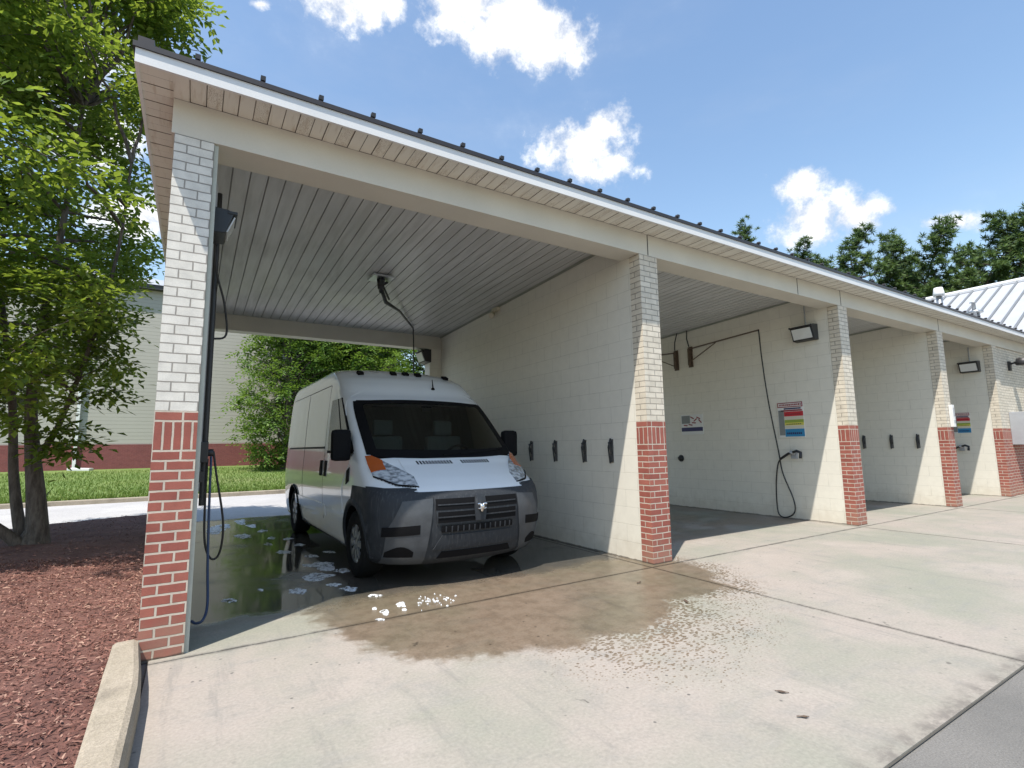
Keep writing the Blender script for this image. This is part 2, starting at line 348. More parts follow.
# ------------------------------------------------------------------ camera
f_px = 509.244; yaw, pit, rol = .5565, .123, -.0146
cy_, sy_, cp, sp = math.cos(yaw), math.sin(yaw), math.cos(pit), math.sin(pit)
Fw = Vector((sy_*cp, cy_*cp, sp)); Rt = Vector((cy_, -sy_, 0)); Up = Rt.cross(Fw)
Rr = Rt*math.cos(rol)+Up*math.sin(rol); Uu = -Rt*math.sin(rol)+Up*math.cos(rol)
CAM = Vector((.2594, -4.219, 1.3405))
cd = bpy.data.cameras.new('Camera'); cam = bpy.data.objects.new('Camera', cd); COL.objects.link(cam)
mw = Matrix((Rr, Uu, -Fw)).transposed().to_4x4(); mw.translation = CAM; cam.matrix_world = mw
cd.sensor_width = 36; cd.lens = f_px/1024*36; cd.clip_end = 3000; cd.clip_start = .05
scn.camera = cam
def ray(u, v): return Rr*((u-512)/f_px)+Uu*((384-v)/f_px)+Fw
def at(u, v, ax, val):
    d = ray(u, v); return CAM+d*((val-CAM[ax])/d[ax])

# ------------------------------------------------------------------ light
SUN = Vector((-.41, -.272, 1)).normalized()
EL = math.asin(SUN.z); AZ = math.atan2(SUN.x, SUN.y)
sd = bpy.data.lights.new('Sun', 'SUN'); sd.energy = 4.9; sd.angle = R(.53); sd.color = (1, .94, .85)
so = bpy.data.objects.new('Sun', sd); COL.objects.link(so); so.rotation_euler = SUN.to_track_quat('Z', 'Y').to_euler(); so.location = (0, -6, 30)
w = bpy.data.worlds.new('World'); scn.world = w; w.use_nodes = True
nt = w.node_tree; nn = nt.nodes; bg = nn['Background']
class WT(NT):
    def __init__(s): s.t = nt; s.n = nn
wt = WT()
sky = wt.a('TexSky', sky_type='NISHITA', sun_disc=False); sky.sun_elevation = EL; sky.sun_rotation = AZ % (2*math.pi); sky.air_density = 1.5; sky.dust_density = .5; sky.ozone_density = 3.0
D = wt.vm('NORMALIZE', wt.a('TexCoord').outputs['Generated'])
nz = wt.noise(D, 5.5, 9, .62); nzb = wt.noise(D, 19, 9, .66)
def cloud(u, v, ru, rv, off=0.):
    d = ray(u, v).normalized(); d2 = ray(u+ru, v).normalized(); rad = (d2-d).length
    tx = (d2-d).normalized(); ty = d.cross(tx)
    q = wt.vm('SUBTRACT', D, tuple(d))
    a = wt.math('DIVIDE', wt.vm('DOT_PRODUCT', q, tuple(tx)), rad); b = wt.math('DIVIDE', wt.vm('DOT_PRODUCT', q, tuple(ty)), rad*rv/ru)
    cc = wt.math('DIVIDE', wt.vm('DOT_PRODUCT', q, tuple(d)), rad)
    r = wt.math('SQRT', wt.math('ADD', wt.math('ADD', wt.math('POWER', a, 2), wt.math('POWER', b, 2)), wt.math('POWER', cc, 2)))
    return wt.math('SUBTRACT', 1.-off, r)
blobs = [(470, 0, 62, 46), (545, 40, 66, 44), (505, 25, 66, 50), (345, -4, 66, 36), (582, 150, 58, 50), (600, 128, 36, 28), (815, 215, 60, 48), (803, 190, 42, 36), (852, 216, 50, 30), (945, 222, 70, 24, .3), (870, 210, 60, 26, .3), (700, -40, 70, 26, .2), (260, 4, 26, 10, .4), (150, 215, 70, 40), (60, 60, 90, 60), (90, 130, 80, 50)]
S_ = None
for b in blobs:
    x = cloud(*b); S_ = x if S_ is None else wt.math('MAXIMUM', S_, x)
dens = wt.math('ADD', S_, wt.math('ADD', wt.math('MULTIPLY', wt.math('SUBTRACT', nz, .5), 2.2), wt.math('MULTIPLY', wt.math('SUBTRACT', nzb, .5), 1.7)))
cm = wt.ramp(dens, -.02, .66)
veil = wt.math('MULTIPLY', wt.ramp(wt.noise(wt.scale(D, 1, 1, 3.2), 2.2, 6, .6), .42, .9), .22)
cm = wt.math('MAXIMUM', cm, veil)
ccol = wt.mix(wt.ramp(wt.math('ADD', nzb, wt.math('MULTIPLY', dens, .25)), .35, .85), (3.3, 3.55, 4.1), (6.6, 6.6, 6.5))
fin = wt.mix(cm, sky.outputs[0], ccol)
wt.l(fin, bg.inputs['Color']); bg.inputs['Strength'].default_value = .15
scn.view_settings.view_transform = 'Standard'; scn.view_settings.look = 'None'; scn.view_settings.exposure = .5; scn.view_settings.gamma = 1
scn.render.engine = 'CYCLES'; scn.cycles.max_bounces = 8; scn.cycles.diffuse_bounces = 5; scn.cycles.use_denoising = True; scn.cycles.sample_clamp_indirect = 6
# ------------------------------------------------------------------ the setting
def sheet(name, x0, x1, y0, y1, z, m, kind='structure'):
    b = MB(); b.face([(x0, y0, z), (x1, y0, z), (x1, y1, z), (x0, y1, z)]); return tag(b.build(name, m), kind=kind)
sheet('ground', -900, 900, -900, 900, -.06, M['dirt'])
sheet('parking_lot', -40, 70, -60, 8, -.016, M['asphalt'])
sheet('road', -80, 80, 7.62, 13.42, -.008, M['road'])
ap = MB(); gx = [.075, 4.62, 9.33, 13.40, 16.85, 21, 26, 32]; gy = [-3.08, -.075, 7.6]; g = .007
for i in range(len(gx)-1):
    for j in range(2):
        x0, x1, y0, y1 = gx[i]+g, gx[i+1]-g, gy[j]+g, gy[j+1]-g
        ap.box(x0, x1, y0, y1, -.04, 0, skip='b')
tag(ap.build('concrete_apron', M['concrete']), kind='structure')
sheet('joint_filler', .075, 32, -3.08, 7.6, -.007, M['joint'], 'structure')
def hgt(x, y): return .05+.07*math.sin(min(1, max(0, (-.1-x)/1.6))*math.pi/2)+.03*mnoise.noise((x*1.3, y*1.3, 0))+.015*mnoise.noise((x*5, y*5, 3))
def edge_back(x): return 8.9+.75*(x+.62) if x > -4 else 6.36
b = MB(); rows = []
for i in range(61):
    x = .005-9.1*(i/60)**1.5; rows.append([])
    for j in range(71):
        y = -5.5+(edge_back(x)+5.5)*j/70; z = hgt(x, y) if j < 70 else -.03
        rows[-1].append((x, y, z))
b.grid(list(reversed(rows))); tag(b.build('mulch_bed', M['mulch_soil']), kind='structure')
b = MB(); rng = random.Random(3)
for k in range(40000):
    d = rng.random()
    if k < 33000: x = -.02-3.6*rng.random()**1.1; y = -2.6+6.4*rng.random()
    else: x = -.1-6*rng.random(); y = 3+5.6*rng.random()
    if y > edge_back(x)-.1: continue
    z = hgt(x, y)+.004+.018*rng.random(); L = .007+.019*rng.random()**1.6; wd = .0022+.0042*rng.random()
    a = rng.random()*6.283; ti = rng.gauss(0, .28); dx, dy = math.cos(a), math.sin(a); ro = rng.gauss(0, .5)
    ax = Vector((dx*math.cos(ti), dy*math.cos(ti), math.sin(ti)))*L; ay = Vector((-dy*math.cos(ro), dx*math.cos(ro), math.sin(ro)))*wd; up = Vector((0, 0, .006*rng.random()))
    c = Vector((x, y, z)); n = len(b.v)
    b.v += [tuple(c-ax-ay*.5), tuple(c-ax+ay*.4), tuple(c+up-ay), tuple(c+up+ay), tuple(c+ax-ay*.3), tuple(c+ax+ay*.6)]
    b.f += [(n, n+2, n+3, n+1), (n+2, n+4, n+5, n+3)]; b.m += [0, 0]; b.sm += [False, False]
tag(b.build('bark_mulch', M['chips']), kind='stuff')
# kerbs
b = MB(); n_ = 24; rows = []
for i in range(n_+1):
    t = i/n_; y = .03-6.3*t; xl = -.115+.05*min(1, t*3.6)-.0*t; xr = .012+.055*min(1, t*9)+.02*t
    j = .006*mnoise.noise((y*3, 1, 0)); k = .006*mnoise.noise((y*4, 5, 0))
    rows.append([(xr+.022, y, -.03), (xr+.018+k, y, .09), (xr+.004+k, y, .128), (xr-.02+k, y, .14+j), (xl+.02+j, y, .138+j), (xl+j, y, .125), (xl-.008, y, -.03)])
b.grid(rows, 0, False); b.face(rows[0]); tag(b.build('kerb', M['kerb']), kind='structure')
b = MB(); b.box(-80, 80, 13.42, 13.62, -.05, .11); o = b.build('road_kerb', M['kerb'], bevel=.02); tag(o, kind='structure')
b = MB(); rows = []
def lawn_z(y): return .10+max(0, min(1, (y-13.6)/16.5))*.40
for i in range(41):
    x = -80+4*i; rows.append([(x, 13.6+j*1.2, lawn_z(13.6+j*1.2)+.02*mnoise.noise((x, j, 0))) for j in range(40)])
b.grid(rows); tag(b.build('lawn', M['lawn']), kind='structure')
b = MB(); rng = random.Random(5)
for k in range(26000):
    y = 13.65+14*rng.random()**2; x = -9+(14)*rng.random() if k < 20000 else -14+28*rng.random()
    h = .05+.06*rng.random(); a = rng.random()*6.28; wx, wy = math.cos(a)*.012, math.sin(a)*.012; lx, ly = rng.gauss(0, .03), rng.gauss(0, .03); z = lawn_z(y)
    b.face([(x-wx, y-wy, z), (x+wx, y+wy, z), (x+lx, y+ly, z+h)])
tag(b.build('grass', M['grass']), kind='stuff')

# ------------------------------------------------------------------ the car wash
HB = 3.65; PX = [.02, 4.729, 9.4005, 13.4474, 16.7182]; XE = 24.
cw = thing('car_wash', 'long low self service car wash with open bays, brick pillars and white fascia', 'car wash')
for i, x in enumerate(PX):
    x1 = .27 if i == 0 else x+.30
    b = MB(); b.box(x, x1, 0, .17, 1.6224, HB-.002, skip='b'); p = b.build('pillar', M['brick_white_p1' if i == 0 else 'brick_white'], cw)
    b = MB(); b.box(x-.002, x1+.002, -.002, .172, -.02, 1.6224, skip='b'); b.build('brick_base', M['brick_p1' if i == 0 else 'brick_red'], p)
    b = MB()
    b.box(*((.05, .285) if i == 0 else (x+.005, x+.2)), .175, 5.88, -.02, 4.02); b.build('partition_wall', M['block'], cw)
    b = MB(); b.box(*((.03, .31) if i == 0 else (x-.26, x+.2)), 5.885, 6.15, -.02, 3.468); b.build('rear_pillar', M['block'], cw)
b = MB(); b.box(.272, .300, .02, .17, 0, HB-.003); b.build('door_jamb_trim', M['jamb'], cw)
b = MB(); b.box(0., XE, 0, .2935, HB, 3.918)
for x in [PX[1]+.15, PX[2]+.12, PX[3]+.14, 8.2]: b.box(x-.006, x+.006, -.003, 0.01, HB+.004, 3.915, 1)
bm_ = b.build('beam', [M['beam'], M['seam']], cw, )
b = MB(); b.box(.1, XE-.2, .30, .33, HB+.01, 3.96); b.build('beam_lining', M['beam'], cw)
b = MB(); b.box(.305, 16.7, 5.90, 6.14, 3.47, 3.80); b.build('rear_beam', M['beam'], cw)
for i in range(4):
    x0 = (.285 if i == 0 else PX[i]+.2)+.001; x1 = PX[i+1]+.004; b = MB(); ya, za, yb, zb = .28, 3.935, 5.9, 3.748; x = x0; k = 0
    while x < x1-.02:
        xe = min(x+.138, x1)
        b.face([(x, ya, za), (x, yb, zb), (xe, yb, zb), (xe, ya, za)], 0)
        xg = min(xe+.011, x1); h = .012
        if xg > xe+.004:
            b.face([(xe, ya, za), (xe, yb, zb), (xe, yb, zb+h), (xe, ya, za+h)], 1); b.face([(xe, ya, za+h), (xe, yb, zb+h), (xg, yb, zb+h), (xg, ya, za+h)], 1); b.face([(xg, ya, za+h), (xg, yb, zb+h), (xg, yb, zb), (xg, ya, za)], 1)
        x = xg
    b.build('ceiling', [M['ceiling'], M['groove']], cw)
    b = MB(); b.face([(x1-.004, ya, za-.03), (x1-.004, yb, zb-.03), (x1-.03, yb, zb-.004), (x1-.03, ya, za-.004)]); b.face([(x1-.03, ya, za-.004), (x1-.03, yb, zb-.004), (x1-.004, yb, zb-.03), (x1-.004, ya, za-.03)]); b.build('ceiling_trim', M['jamb'], cw)
# eave soffits in vinyl boards
def boards(axis, a0, a1, b0, b1, z):
    b = MB(); a = a0; k = 0
    while a < a1-.01:
        ae = min(a+.098, a1); mi = 1 if k % 3 == 2 else 0
        q = [(a, b0), (ae, b0), (ae, b1), (a, b1)]; q2 = [(ae, b0), (min(ae+.006, a1), b0), (min(ae+.006, a1), b1), (ae, b1)]
        f = (lambda p, zz: (p[0], p[1], zz)) if axis == 'x' else (lambda p, zz: (p[1], p[0], zz))
        b.face([f(p, z+(.0025 if k % 2 else 0)) for p in q], mi); b.face([f(p, z+.012) for p in q2], 2)
        b.face([f(p, z+zz) for p, zz in ((q2[0], 0), (q2[3], 0), (q2[3], .012), (q2[0], .012))], 2)
        a = min(ae+.006, a1); k += 1
    return b
boards('x', 0., XE, -.283, 0, 3.920).build('soffit', [M['soffit'], M['soffit_perf'], M['board_gap']], cw)
boards('y', -.283, 6.4, -.19, 0., 3.9215).build('soffit', [M['soffit'], M['soffit'], M['board_gap']], cw)
b = MB(); b.box(-.21, XE, -.305, -.283, 3.912, 4.014); b.box(-.2115, -.19, -.283, 6.45, 3.912, 4.014); b.build('fascia', M['trim_white'], cw)
b = MB(); b.box(-.225, XE, -.318, -.27, 4.014, 4.053); b.box(-.2255, -.18, -.27, 6.46, 4.0145, 4.0535); b.box(-.20, -.11, -.313, -.25, 4.0536, 4.098); b.build('drip_edge', M['gutter_black'], cw)
b = MB(); yr, zr = 3.1, 4.33
b.face([(-.2, -.29, 4.06), (XE, -.29, 4.06), (XE, yr, zr), (-.2, yr, zr)]); b.face([(-.2, yr, zr), (XE, yr, zr), (XE, 6.46, 4.07), (-.2, 6.46, 4.07)])
b.face([(-.2, -.26, 4.07), (-.2, yr, zr), (-.2, 6.46, 4.07)])
x = .14
while x < XE:
    b.tube([(x, -.295, 4.092), (x, yr, zr+.03)], .018, 4); b.tube([(x, -.30, 4.097), (x, -.26, 4.101)], .024, 4); x += .415
b.build('roof', M['roof_dark'], cw)
# end wall beyond the last bay
b = MB(); b.box(17.022, XE, .03, .22, 1.6224, HB-.003); ew = b.build('end_wall', M['brick_white'], cw)
b = MB(); b.box(17.022, XE, .028, .222, -.02, 1.6224); b.build('brick_base', M['brick_red'], ew)
# taller wash tunnel behind with a pale metal roof
def xz(u, v, x): return at(u, v, 0, x)
xr = 25.; pA, pB = at(928, 300, 0, xr), at(1030, 279, 0, xr); zR = (pA.z+pB.z)/2
tn = thing('wash_tunnel', 'taller gabled building with a white standing seam metal roof past the last bay', 'building')
b = MB(); xe = 19.3; ze = 4.02; sl = (zR-ze)/(xr-xe); ya, yb = pB.y-8, pA.y; pitchv = Vector((xr-xe, 0, zR-ze))
b.face([(xe, ya, ze), (xr, ya, zR), (xr, yb, zR), (xe, yb, ze)]); b.face([(xr, ya, zR), (2*xr-xe, ya, ze), (2*xr-xe, yb, ze), (xr, yb, zR)])
y = yb-.2
while y > ya:
    b.tube([(xe, y, ze+.03), (xr, y, zR+.03)], .035, 4, 1); y -= .41
b.build('roof', [M['seam_roof'], M['seam_rib']], tn)
b = MB(); b.tube([(xr, ya-.05, zR+.03), (xr, yb+.05, zR+.03)], .09, 6); b.build('ridge_cap', M['trim_white'], tn)
b = MB(); b.tube([(xr-.13, ya-.05, zR-.06), (xr-.13, yb+.05, zR-.06)], .045, 6); b.build('ridge_shadow_trim', M['grey_steel'], tn)
b = MB(); b.box(xe+.4, 2*xr-xe-.4, max(ya+.4, .3), yb-.3, 0, ze-.05); b.face([(xe+.4, yb-.3, ze-.05), (2*xr-xe-.4, yb-.3, ze-.05), (xr, yb-.3, zR-.2)]); b.build('wall', M['block'], tn)
def roof_vent(u, v0, v1, x, label, kind):
    a = at(u, v0, 0, x); zt = a.z; y = a.y; zb = zR-(xr-x)*sl-.1
    v = thing('roof_vent', label, 'roof vent', (x, y, zb), 'vents on the tunnel roof'); h = zt-zb
    if kind == 0:
        b = MB(); b.lathe([(.085, 0), (.085, h*.86), (.0, h*.86)], seg=16); b.build('pipe', M['galv'], v)
        b = MB(); b.lathe([(.0, h*.86-.06), (.15, h*.86-.06), (.155, h*.86+.02), (.12, h), (0, h+.02)], seg=18); b.build('cap', M['trim_white'], v)
    else:
        b = MB(); b.lathe([(.12, 0), (.10, h*.72), (0, h*.72)], seg=16); b.build('pipe', M['galv'], v)
        b = MB(); b.lathe([(0, h*.62), (.20, h*.62), (.20, h*.68), (0, h*.74)], seg=16); b.lathe([(.05, 0), (.05, h*.98), (.10, h*.98), (.10, h), (0, h)], o=(-.14, -.02, 0), seg=10); b.build('cap', M['galv'], v)
roof_vent(938, 288, 312, 21.0, 'round white capped vent pipe rising behind the eave', 0)
roof_vent(974, 303, 327, 21.0, 'grey galvanised vent with a flat cap beside a thin pipe on the white roof', 1)

# ------------------------------------------------------------------ fixtures on the walls
def floodlight(loc, label, rotz=0, sc=1.):
    t = thing('floodlight', label, 'floodlight', loc, 'wall pack lights in the bays'); t.rotation_euler = (0, 0, rotz); t.scale = (sc, sc, sc)
    b = MB(); w_ = .19                                             # looks out along -x
    b.v = []; P = [(-.0, -.14), (0, .14), (-.15, .13), (-.20, .09), (-.13, -.13)]
    for s in (-1, 1): b.face([(x, s*w_, z) for x, z in (P if s < 0 else P[::-1])])
    for k in range(5):
        a, c = P[k], P[(k+1) % 5]; b.face([(a[0], -w_, a[1]), (a[0], w_, a[1]), (c[0], w_, c[1]), (c[0], -w_, c[1])])
    for s in (-1, 1): b.box(-.235, -.14, s*w_-.008, s*w_+.008, .085, .118)
    b.box(-.235, -.19, -w_, w_, .088, .108)
    b.build('housing', M['black_metal'], t, bevel=.006)
    b = MB(); b.face([(-.206, -w_+.03, .065), (-.206, w_-.03, .065), (-.143, w_-.03, -.105), (-.143, -w_+.03, -.105)][::-1]); b.obox((-.178, 0, -.02), (.034, 0, -.088), (0, w_-.03, 0), (-.006, 0, -.0023)); b.build('lens', M['lens'], t)
    b = MB(); b.tube([(-.03, 0, .13), (-.03, 0, .5)], .011, 6); b.build('conduit', M['grey_steel'], t)
    return t
floodlight((PX[2]+.004, .54, 3.26), 'black floodlight high on the white wall of the second bay beside the brick pillar')
p = at(214, 212, 1, .42); floodlight((.286, .42, 3.17), 'black wedge shaped floodlight at the top of the nearest brick pillar', math.pi, .75)
floodlight((PX[4]+.004, .44, 3.16), 'black floodlight high on the wall of the farthest bay')
floodlight((PX[1]-.262, 5.98, 3.30), 'black floodlight at the back of the first bay above the van roof')
# lamp on the end wall
def wall_lamp():
    c = at(1011, 366, 1, -.02); t = thing('wall_lamp', 'black wall lamp hanging on the white end wall above the grey cabinet', 'wall lamp', (c.x, .03, c.z))
    b = MB(); b.box(-.06, .06, -.05, 0, -.12, .12); b.tube([(0, -.05, .05), (0, -.2, .10)], .025, 8); b.build('bracket', M['black_metal'], t, bevel=.006)
    b = MB(); b.lathe([(0, .16), (.12, .15), (.15, .02), (.13, -.02), (0, -.02)], o=(0, -.28, .02), seg=16); b.build('lamp_head', M['black_metal'], t)
wall_lamp()
# change machine
c = at(1013, 430, 1, -.15)
t = thing('coin_cabinet', 'grey steel coin cabinet with a blue control panel on the end wall', 'cabinet', (17.42, .028, 1.22))
b = MB(); b.box(0, .62, -.36, 0, 0, .80); b.build('cabinet', M['grey_steel'], t, bevel=.01)
b = MB(); b.box(.03, .59, -.372, -.36, .06, .76); pn = b.build('front_panel', M['sign_white'], t)
b = MB()
for k in range(4): b.box(.07, .25, -.378, -.373, .58-.14*k, .66-.14*k)
b.build('button', M['sign_navy'], pn)
b = MB(); b.box(.33, .53, -.378, -.373, .12, .20); b.build('tray', M['black_metal'], pn)
# small white box on the fourth pillar
c = at(948.5, 417, 1, -.05)
t = thing('notice_box', 'narrow white notice box fixed to the front of the fourth brick pillar', 'notice', (PX[3]+.20, 0, 1.62))
b = MB(); b.box(-.055, .055, -.07, -.003, 0, .46); b.build('box', M['trim_white'], t, bevel=.008)
b = MB(); b.box(-.035, .035, -.074, -.07, .08, .14); b.box(-.035, .035, -.074, -.07, .22, .40); b.build('slot', M['grey_steel'], t)
# floor mat clips
def mat_clip(loc, label):
    t = thing('mat_clip', label, 'mat clip', loc, 'floor mat clips on the bay walls')
    b = MB(); b.box(-.012, 0, -.028, .028, -.15, .14); b.build('back_plate', M['steel_clip'], t)
    b = MB(); b.tube([(-.014, .012, .15), (-.05, .016, .04), (-.028, .014, -.16)], .011, 6); b.tube([(-.016, -.018, .11), (-.075, -.018, .10), (-.03, -.016, -.05)], .010, 6); b.build('lever', M['black_metal'], t)
    return t
cl = None
for y, l in ((2.40, 'innermost of four steel mat clips on the first bay wall, next to the van mirror'), (1.78, 'mat clip second from the van on the first bay wall'), (1.13, 'mat clip third from the van on the first bay wall'), (.61, 'mat clip nearest the sunlit edge of the first bay wall')):
    loc = (PX[1]+.004, y, 1.28)
    cl = mat_clip(loc, l) if cl is None else (dup(cl, loc, l), cl)[1]
for y, l in ((1.57, 'innermost of three mat clips on the third bay wall'), (1.02, 'middle of three mat clips on the third bay wall'), (.53, 'mat clip on the third bay wall nearest the sunlit strip')):
    dup(cl, (PX[3]+.004, y, 1.34), l)
# hose boom and spray gun on the second bay wall
XW = PX[2]+.004
def boom(y0, y1, z, label, dz=0.):
    t = thing('hose_boom', label, 'hose boom', (XW, y0, z), 'wall booms in the second bay'); L = y1-y0; s = 1 if L > 0 else -1
    b = MB(); b.box(-.02, 0, -.055, .055, -.25, .20); b.box(-.08, -.02, -.022, .022, -.21, .16); b.build('bracket', M['rust_steel'], t)
    b = MB(); b.tube([(-.08, 0, .14), (-.16, L*.5, .17), (-.22, L, .20+dz)], .015, 7); b.build('arm', M['rust_steel'], t)
    b = MB(); b.tube([(-.08, 0, -.16), (-.13, L*.42, .155)], .011, 6); b.build('brace', M['rust_steel'], t)
    b = MB(); b.tube([(-.05, 0, .2), (-.07, s*-.03, .38), (-.02, s*-.06, .58), (-.02, s*-.06, .8)], .013, 6); b.build('feed_hose', M['black_rubber'], t)
    return t
bt = boom(3.05, 1.30, 3.26, 'rusty steel hose boom reaching out along the second bay wall')
boom(3.44, 5.0, 3.24, 'rusty boom bracket half hidden behind the second brick pillar')
b = MB(); xh = XW-.09; xx = XW-.23
pts = [(xx, 1.30, 3.46), (xx+.02, 1.29, 2.9), (xx+.06, 1.25, 2.1), (xh, 1.18, 1.2), (xh, 1.13, .8), (xh, .98, .38), (xh-.02, .95, .16), (xh-.02, 1.05, .05), (xh-.02, 1.2, .03), (xh, 1.28, .15), (xh, 1.27, .6), (xh, 1.2, .98), (xh, 1.08, 1.09), (xh, 1.0, 1.14)]
def smooth(pts, n=6):
    P = [Vector(p) for p in pts]; P = [P[0]*2-P[1]]+P+[P[-1]*2-P[-2]]; out = []
    for i in range(1, len(P)-2):
        a, b_, c, d = P[i-1:i+3]
        for k in range(n):
            t = k/n; out.append(.5*((2*b_)+(c-a)*t+(2*a-5*b_+4*c-d)*t*t+(3*b_-a-3*c+d)*t**3))
    return out+[P[-2]]
b.tube(smooth(pts), .012, 7); tag(b.build('spray_hose', M['black_rubber']), 'black spray hose hanging from the boom tip and looping down the second bay wall', 'hose')
def spray_gun(loc, label, s=1):
    t = thing('spray_gun', label, 'spray gun', loc, 'spray guns in wall holders')
    b = MB(); b.box(-.05, 0, -.05, .05, -.09, .05); b.tube([(-.05, 0, 0), (-.13, 0, .03)], .03, 8); b.build('holder', M['grey_steel'], t)
    b = MB(); b.tube([(-.11, .22, -.10), (-.11, .06, .0), (-.11, -.10, .05)], .022, 8); b.tube([(-.11, -.08, .05), (-.11, -.16, .02), (-.11, -.15, -.08)], .026, 8); b.build('gun', M['black_rubber'], t)
    return t
sg = spray_gun((XW, .93, 1.15), 'black spray gun in a holder under the colourful sign in the second bay')
dup(sg, (PX[4]+.004, .80, 1.17), 'black spray gun in a holder on the farthest bay wall')
t = thing('pipe_stub', 'round black capped pipe stub low on the second bay wall', 'pipe stub', (XW, 3.46, 1.04))
b = MB(); b.lathe([(0, -.06), (.045, -.06), (.05, 0)], axis='x', seg=14); b.build('pipe', M['black_rubber'], t); b = MB(); b.lathe([(.05, -.012), (.075, -.012), (.075, 0)], axis='x', seg=14); b.build('flange', M['black_metal'], t)
# menu signs
def menu_sign(x, y0, y1, z0, z1, label):
    w_, h = y1-y0, z1-z0; t = thing('price_sign', label, 'sign', (x, y1, z0), 'colour banded bay signs')   # local: u runs to -y
    def q(name, m, u0, u1, v0, v1, d=.018, par=None, th=.004):
        b = MB(); b.box(-d, -d+th, -u1*w_, -u0*w_, v0*h, v1*h); return b.build(name, m, par or t)
    b = MB(); b.box(-.012, 0, -w_, 0, 0, h); b.build('panel', M['sign_white'], t)
    q('border', M['sign_maroon'], .0, 1, .86, 1.0, .0145); hd = q('header', M['sign_white'], .04, .96, .885, .975, .018)
    b = MB(); u = .08
    rg = random.Random(2)
    while u < .92:
        ww = rg.choice((.035, .05, .06)); b.box(-.0205, -.018, -(u+ww)*w_, -u*w_, .905*h, .955*h)
        u += ww+.022
    b.build('lettering', M['sign_maroon'], hd)
    q('photo_strip', M['sign_grey'], .02, .24, .06, .78, .0145)
    q('subtitle', M['sign_navy'], .25, .92, .80, .84, .0145)
    q('subtitle', M['sign_maroon'], .12, .96, .745, .785, .0145)
    for nm, m, v0, v1 in (('band', 'sign_red', .60, .735), ('band', 'sign_cream', .50, .59), ('band', 'sign_green', .42, .50), ('band', 'sign_yellow', .34, .42), ('band', 'sign_cream', .25, .33), ('band', 'sign_blue', .02, .24)):
        bd = q(nm, M[m], .25, 1., v0, v1, .0145)
        if m in ('sign_red', 'sign_blue', 'sign_yellow'):
            b = MB(); u = .32
            while u < .9: b.box(-.0170, -.0146, -(u+.05)*w_, -u*w_, (v0+.3*(v1-v0))*h, (v0+.55*(v1-v0))*h); u += .075
            b.build('lettering', M['sign_navy' if m != 'sign_red' else 'sign_maroon'], bd)
    return t
menu_sign(XW-.001, .72, 1.18, 1.44, 2.07, 'tall sign with red, yellow and blue bands beside the hose in the second bay')
menu_sign(PX[4]+.003, .58, .93, 1.52, 2.03, 'small colour banded sign on the farthest bay wall')
t = thing('notice_sign', 'small white notice with a dark bar and grey picture deep in the second bay', 'sign', (XW-.001, 3.40, 1.55))
b = MB(); b.box(-.012, 0, -.57, 0, 0, .43); b.build('panel', M['sign_white'], t)
b = MB(); b.box(-.0155, -.012, -.56, -.01, .07, .155); b.build('bar', M['sign_navy'], t)
b = MB(); b.box(-.0155, -.012, -.24, -.02, .24, .41); b.build('picture', M['sign_grey'], t)
b = MB()
for u, v, a in ((.30, .36, .5), (.38, .31, -.6), (.46, .35, .4), (.50, .28, .8), (.34, .25, .1), (.12, .20, .12), (.25, .21, .2)): b.obox((-.0150, -u, v), (0, .05*math.cos(a), .05*math.sin(a)), (0, -.012*math.sin(a), .012*math.cos(a)), (.0012, 0, 0))
b.build('lettering', M['sign_maroon'], t)
# security camera
c = at(496, 303, 0, PX[1]); t = thing('security_camera', 'small cream security camera under the ceiling of the first bay wall', 'security camera', (PX[1]+.004, 3.47, 3.74))
b = MB(); b.box(-.07, 0, -.13, .05, .0, .06); b.build('mount', M['cream_plastic'], t); b = MB(); b.tube([(-.05, .04, -.02), (-.10, -.02, -.07), (-.16, -.10, -.11)], .045, 10); b.build('body', M['cream_plastic'], t)
# conduits, valve boxes and hoses on the left wall of the first bay
t = thing('wall_pipes', 'dark vertical pipes with valve boxes behind the nearest brick pillar', 'pipes', (.286, .75, 0))
b = MB(); b.tube([(.05, 0, 3.6), (.05, 0, .9)], .022, 8); b.build('pipe', M['black_metal'], t)
b = MB(); b.tube([(.03, .25, 3.3), (.03, .25, 1.0)], .018, 8); b.build('pipe', M['grey_steel'], t)
b = MB(); b.tube(smooth([(.03, -.22, 3.25), (.05, -.1, 2.9), (.13, .0, 2.62), (.16, .05, 2.35), (.05, .05, 2.30)]), .009, 6); b.build('cable', M['black_rubber'], t)
b = MB(); b.box(0, .075, -.07, .07, 1.25, 1.42); b.tube([(.07, 0, 1.33), (.115, 0, 1.33)], .03, 8); b.build('valve_box', M['black_metal'], t, bevel=.006)
b = MB(); b.box(0, .05, -.22, -.12, 1.1, 1.18); b.build('valve_box', M['black_metal'], t)
b = MB(); b.tube(smooth([(.40, .74, 1.34), (.43, .75, 1.15), (.50, .80, .75), (.49, .85, .50), (.43, .85, .45), (.375, .80, .60), (.36, .76, .95), (.36, .74, 1.28)]), .009, 7); tag(b.build('wash_hose', M['black_rubber']), 'black hose looped on the left wall of the first bay', 'hose')
b = MB(); b.tube(smooth([(.385, .72, 1.30), (.39, .70, .9), (.40, .62, .45), (.41, .50, .18), (.385, .42, .09), (.34, .42, .07), (.31, .46, .08)]), .010, 7); tag(b.build('wash_hose', M['blue_hose']), 'dark blue hose hanging almost to the wet floor beside the nearest pillar', 'hose')
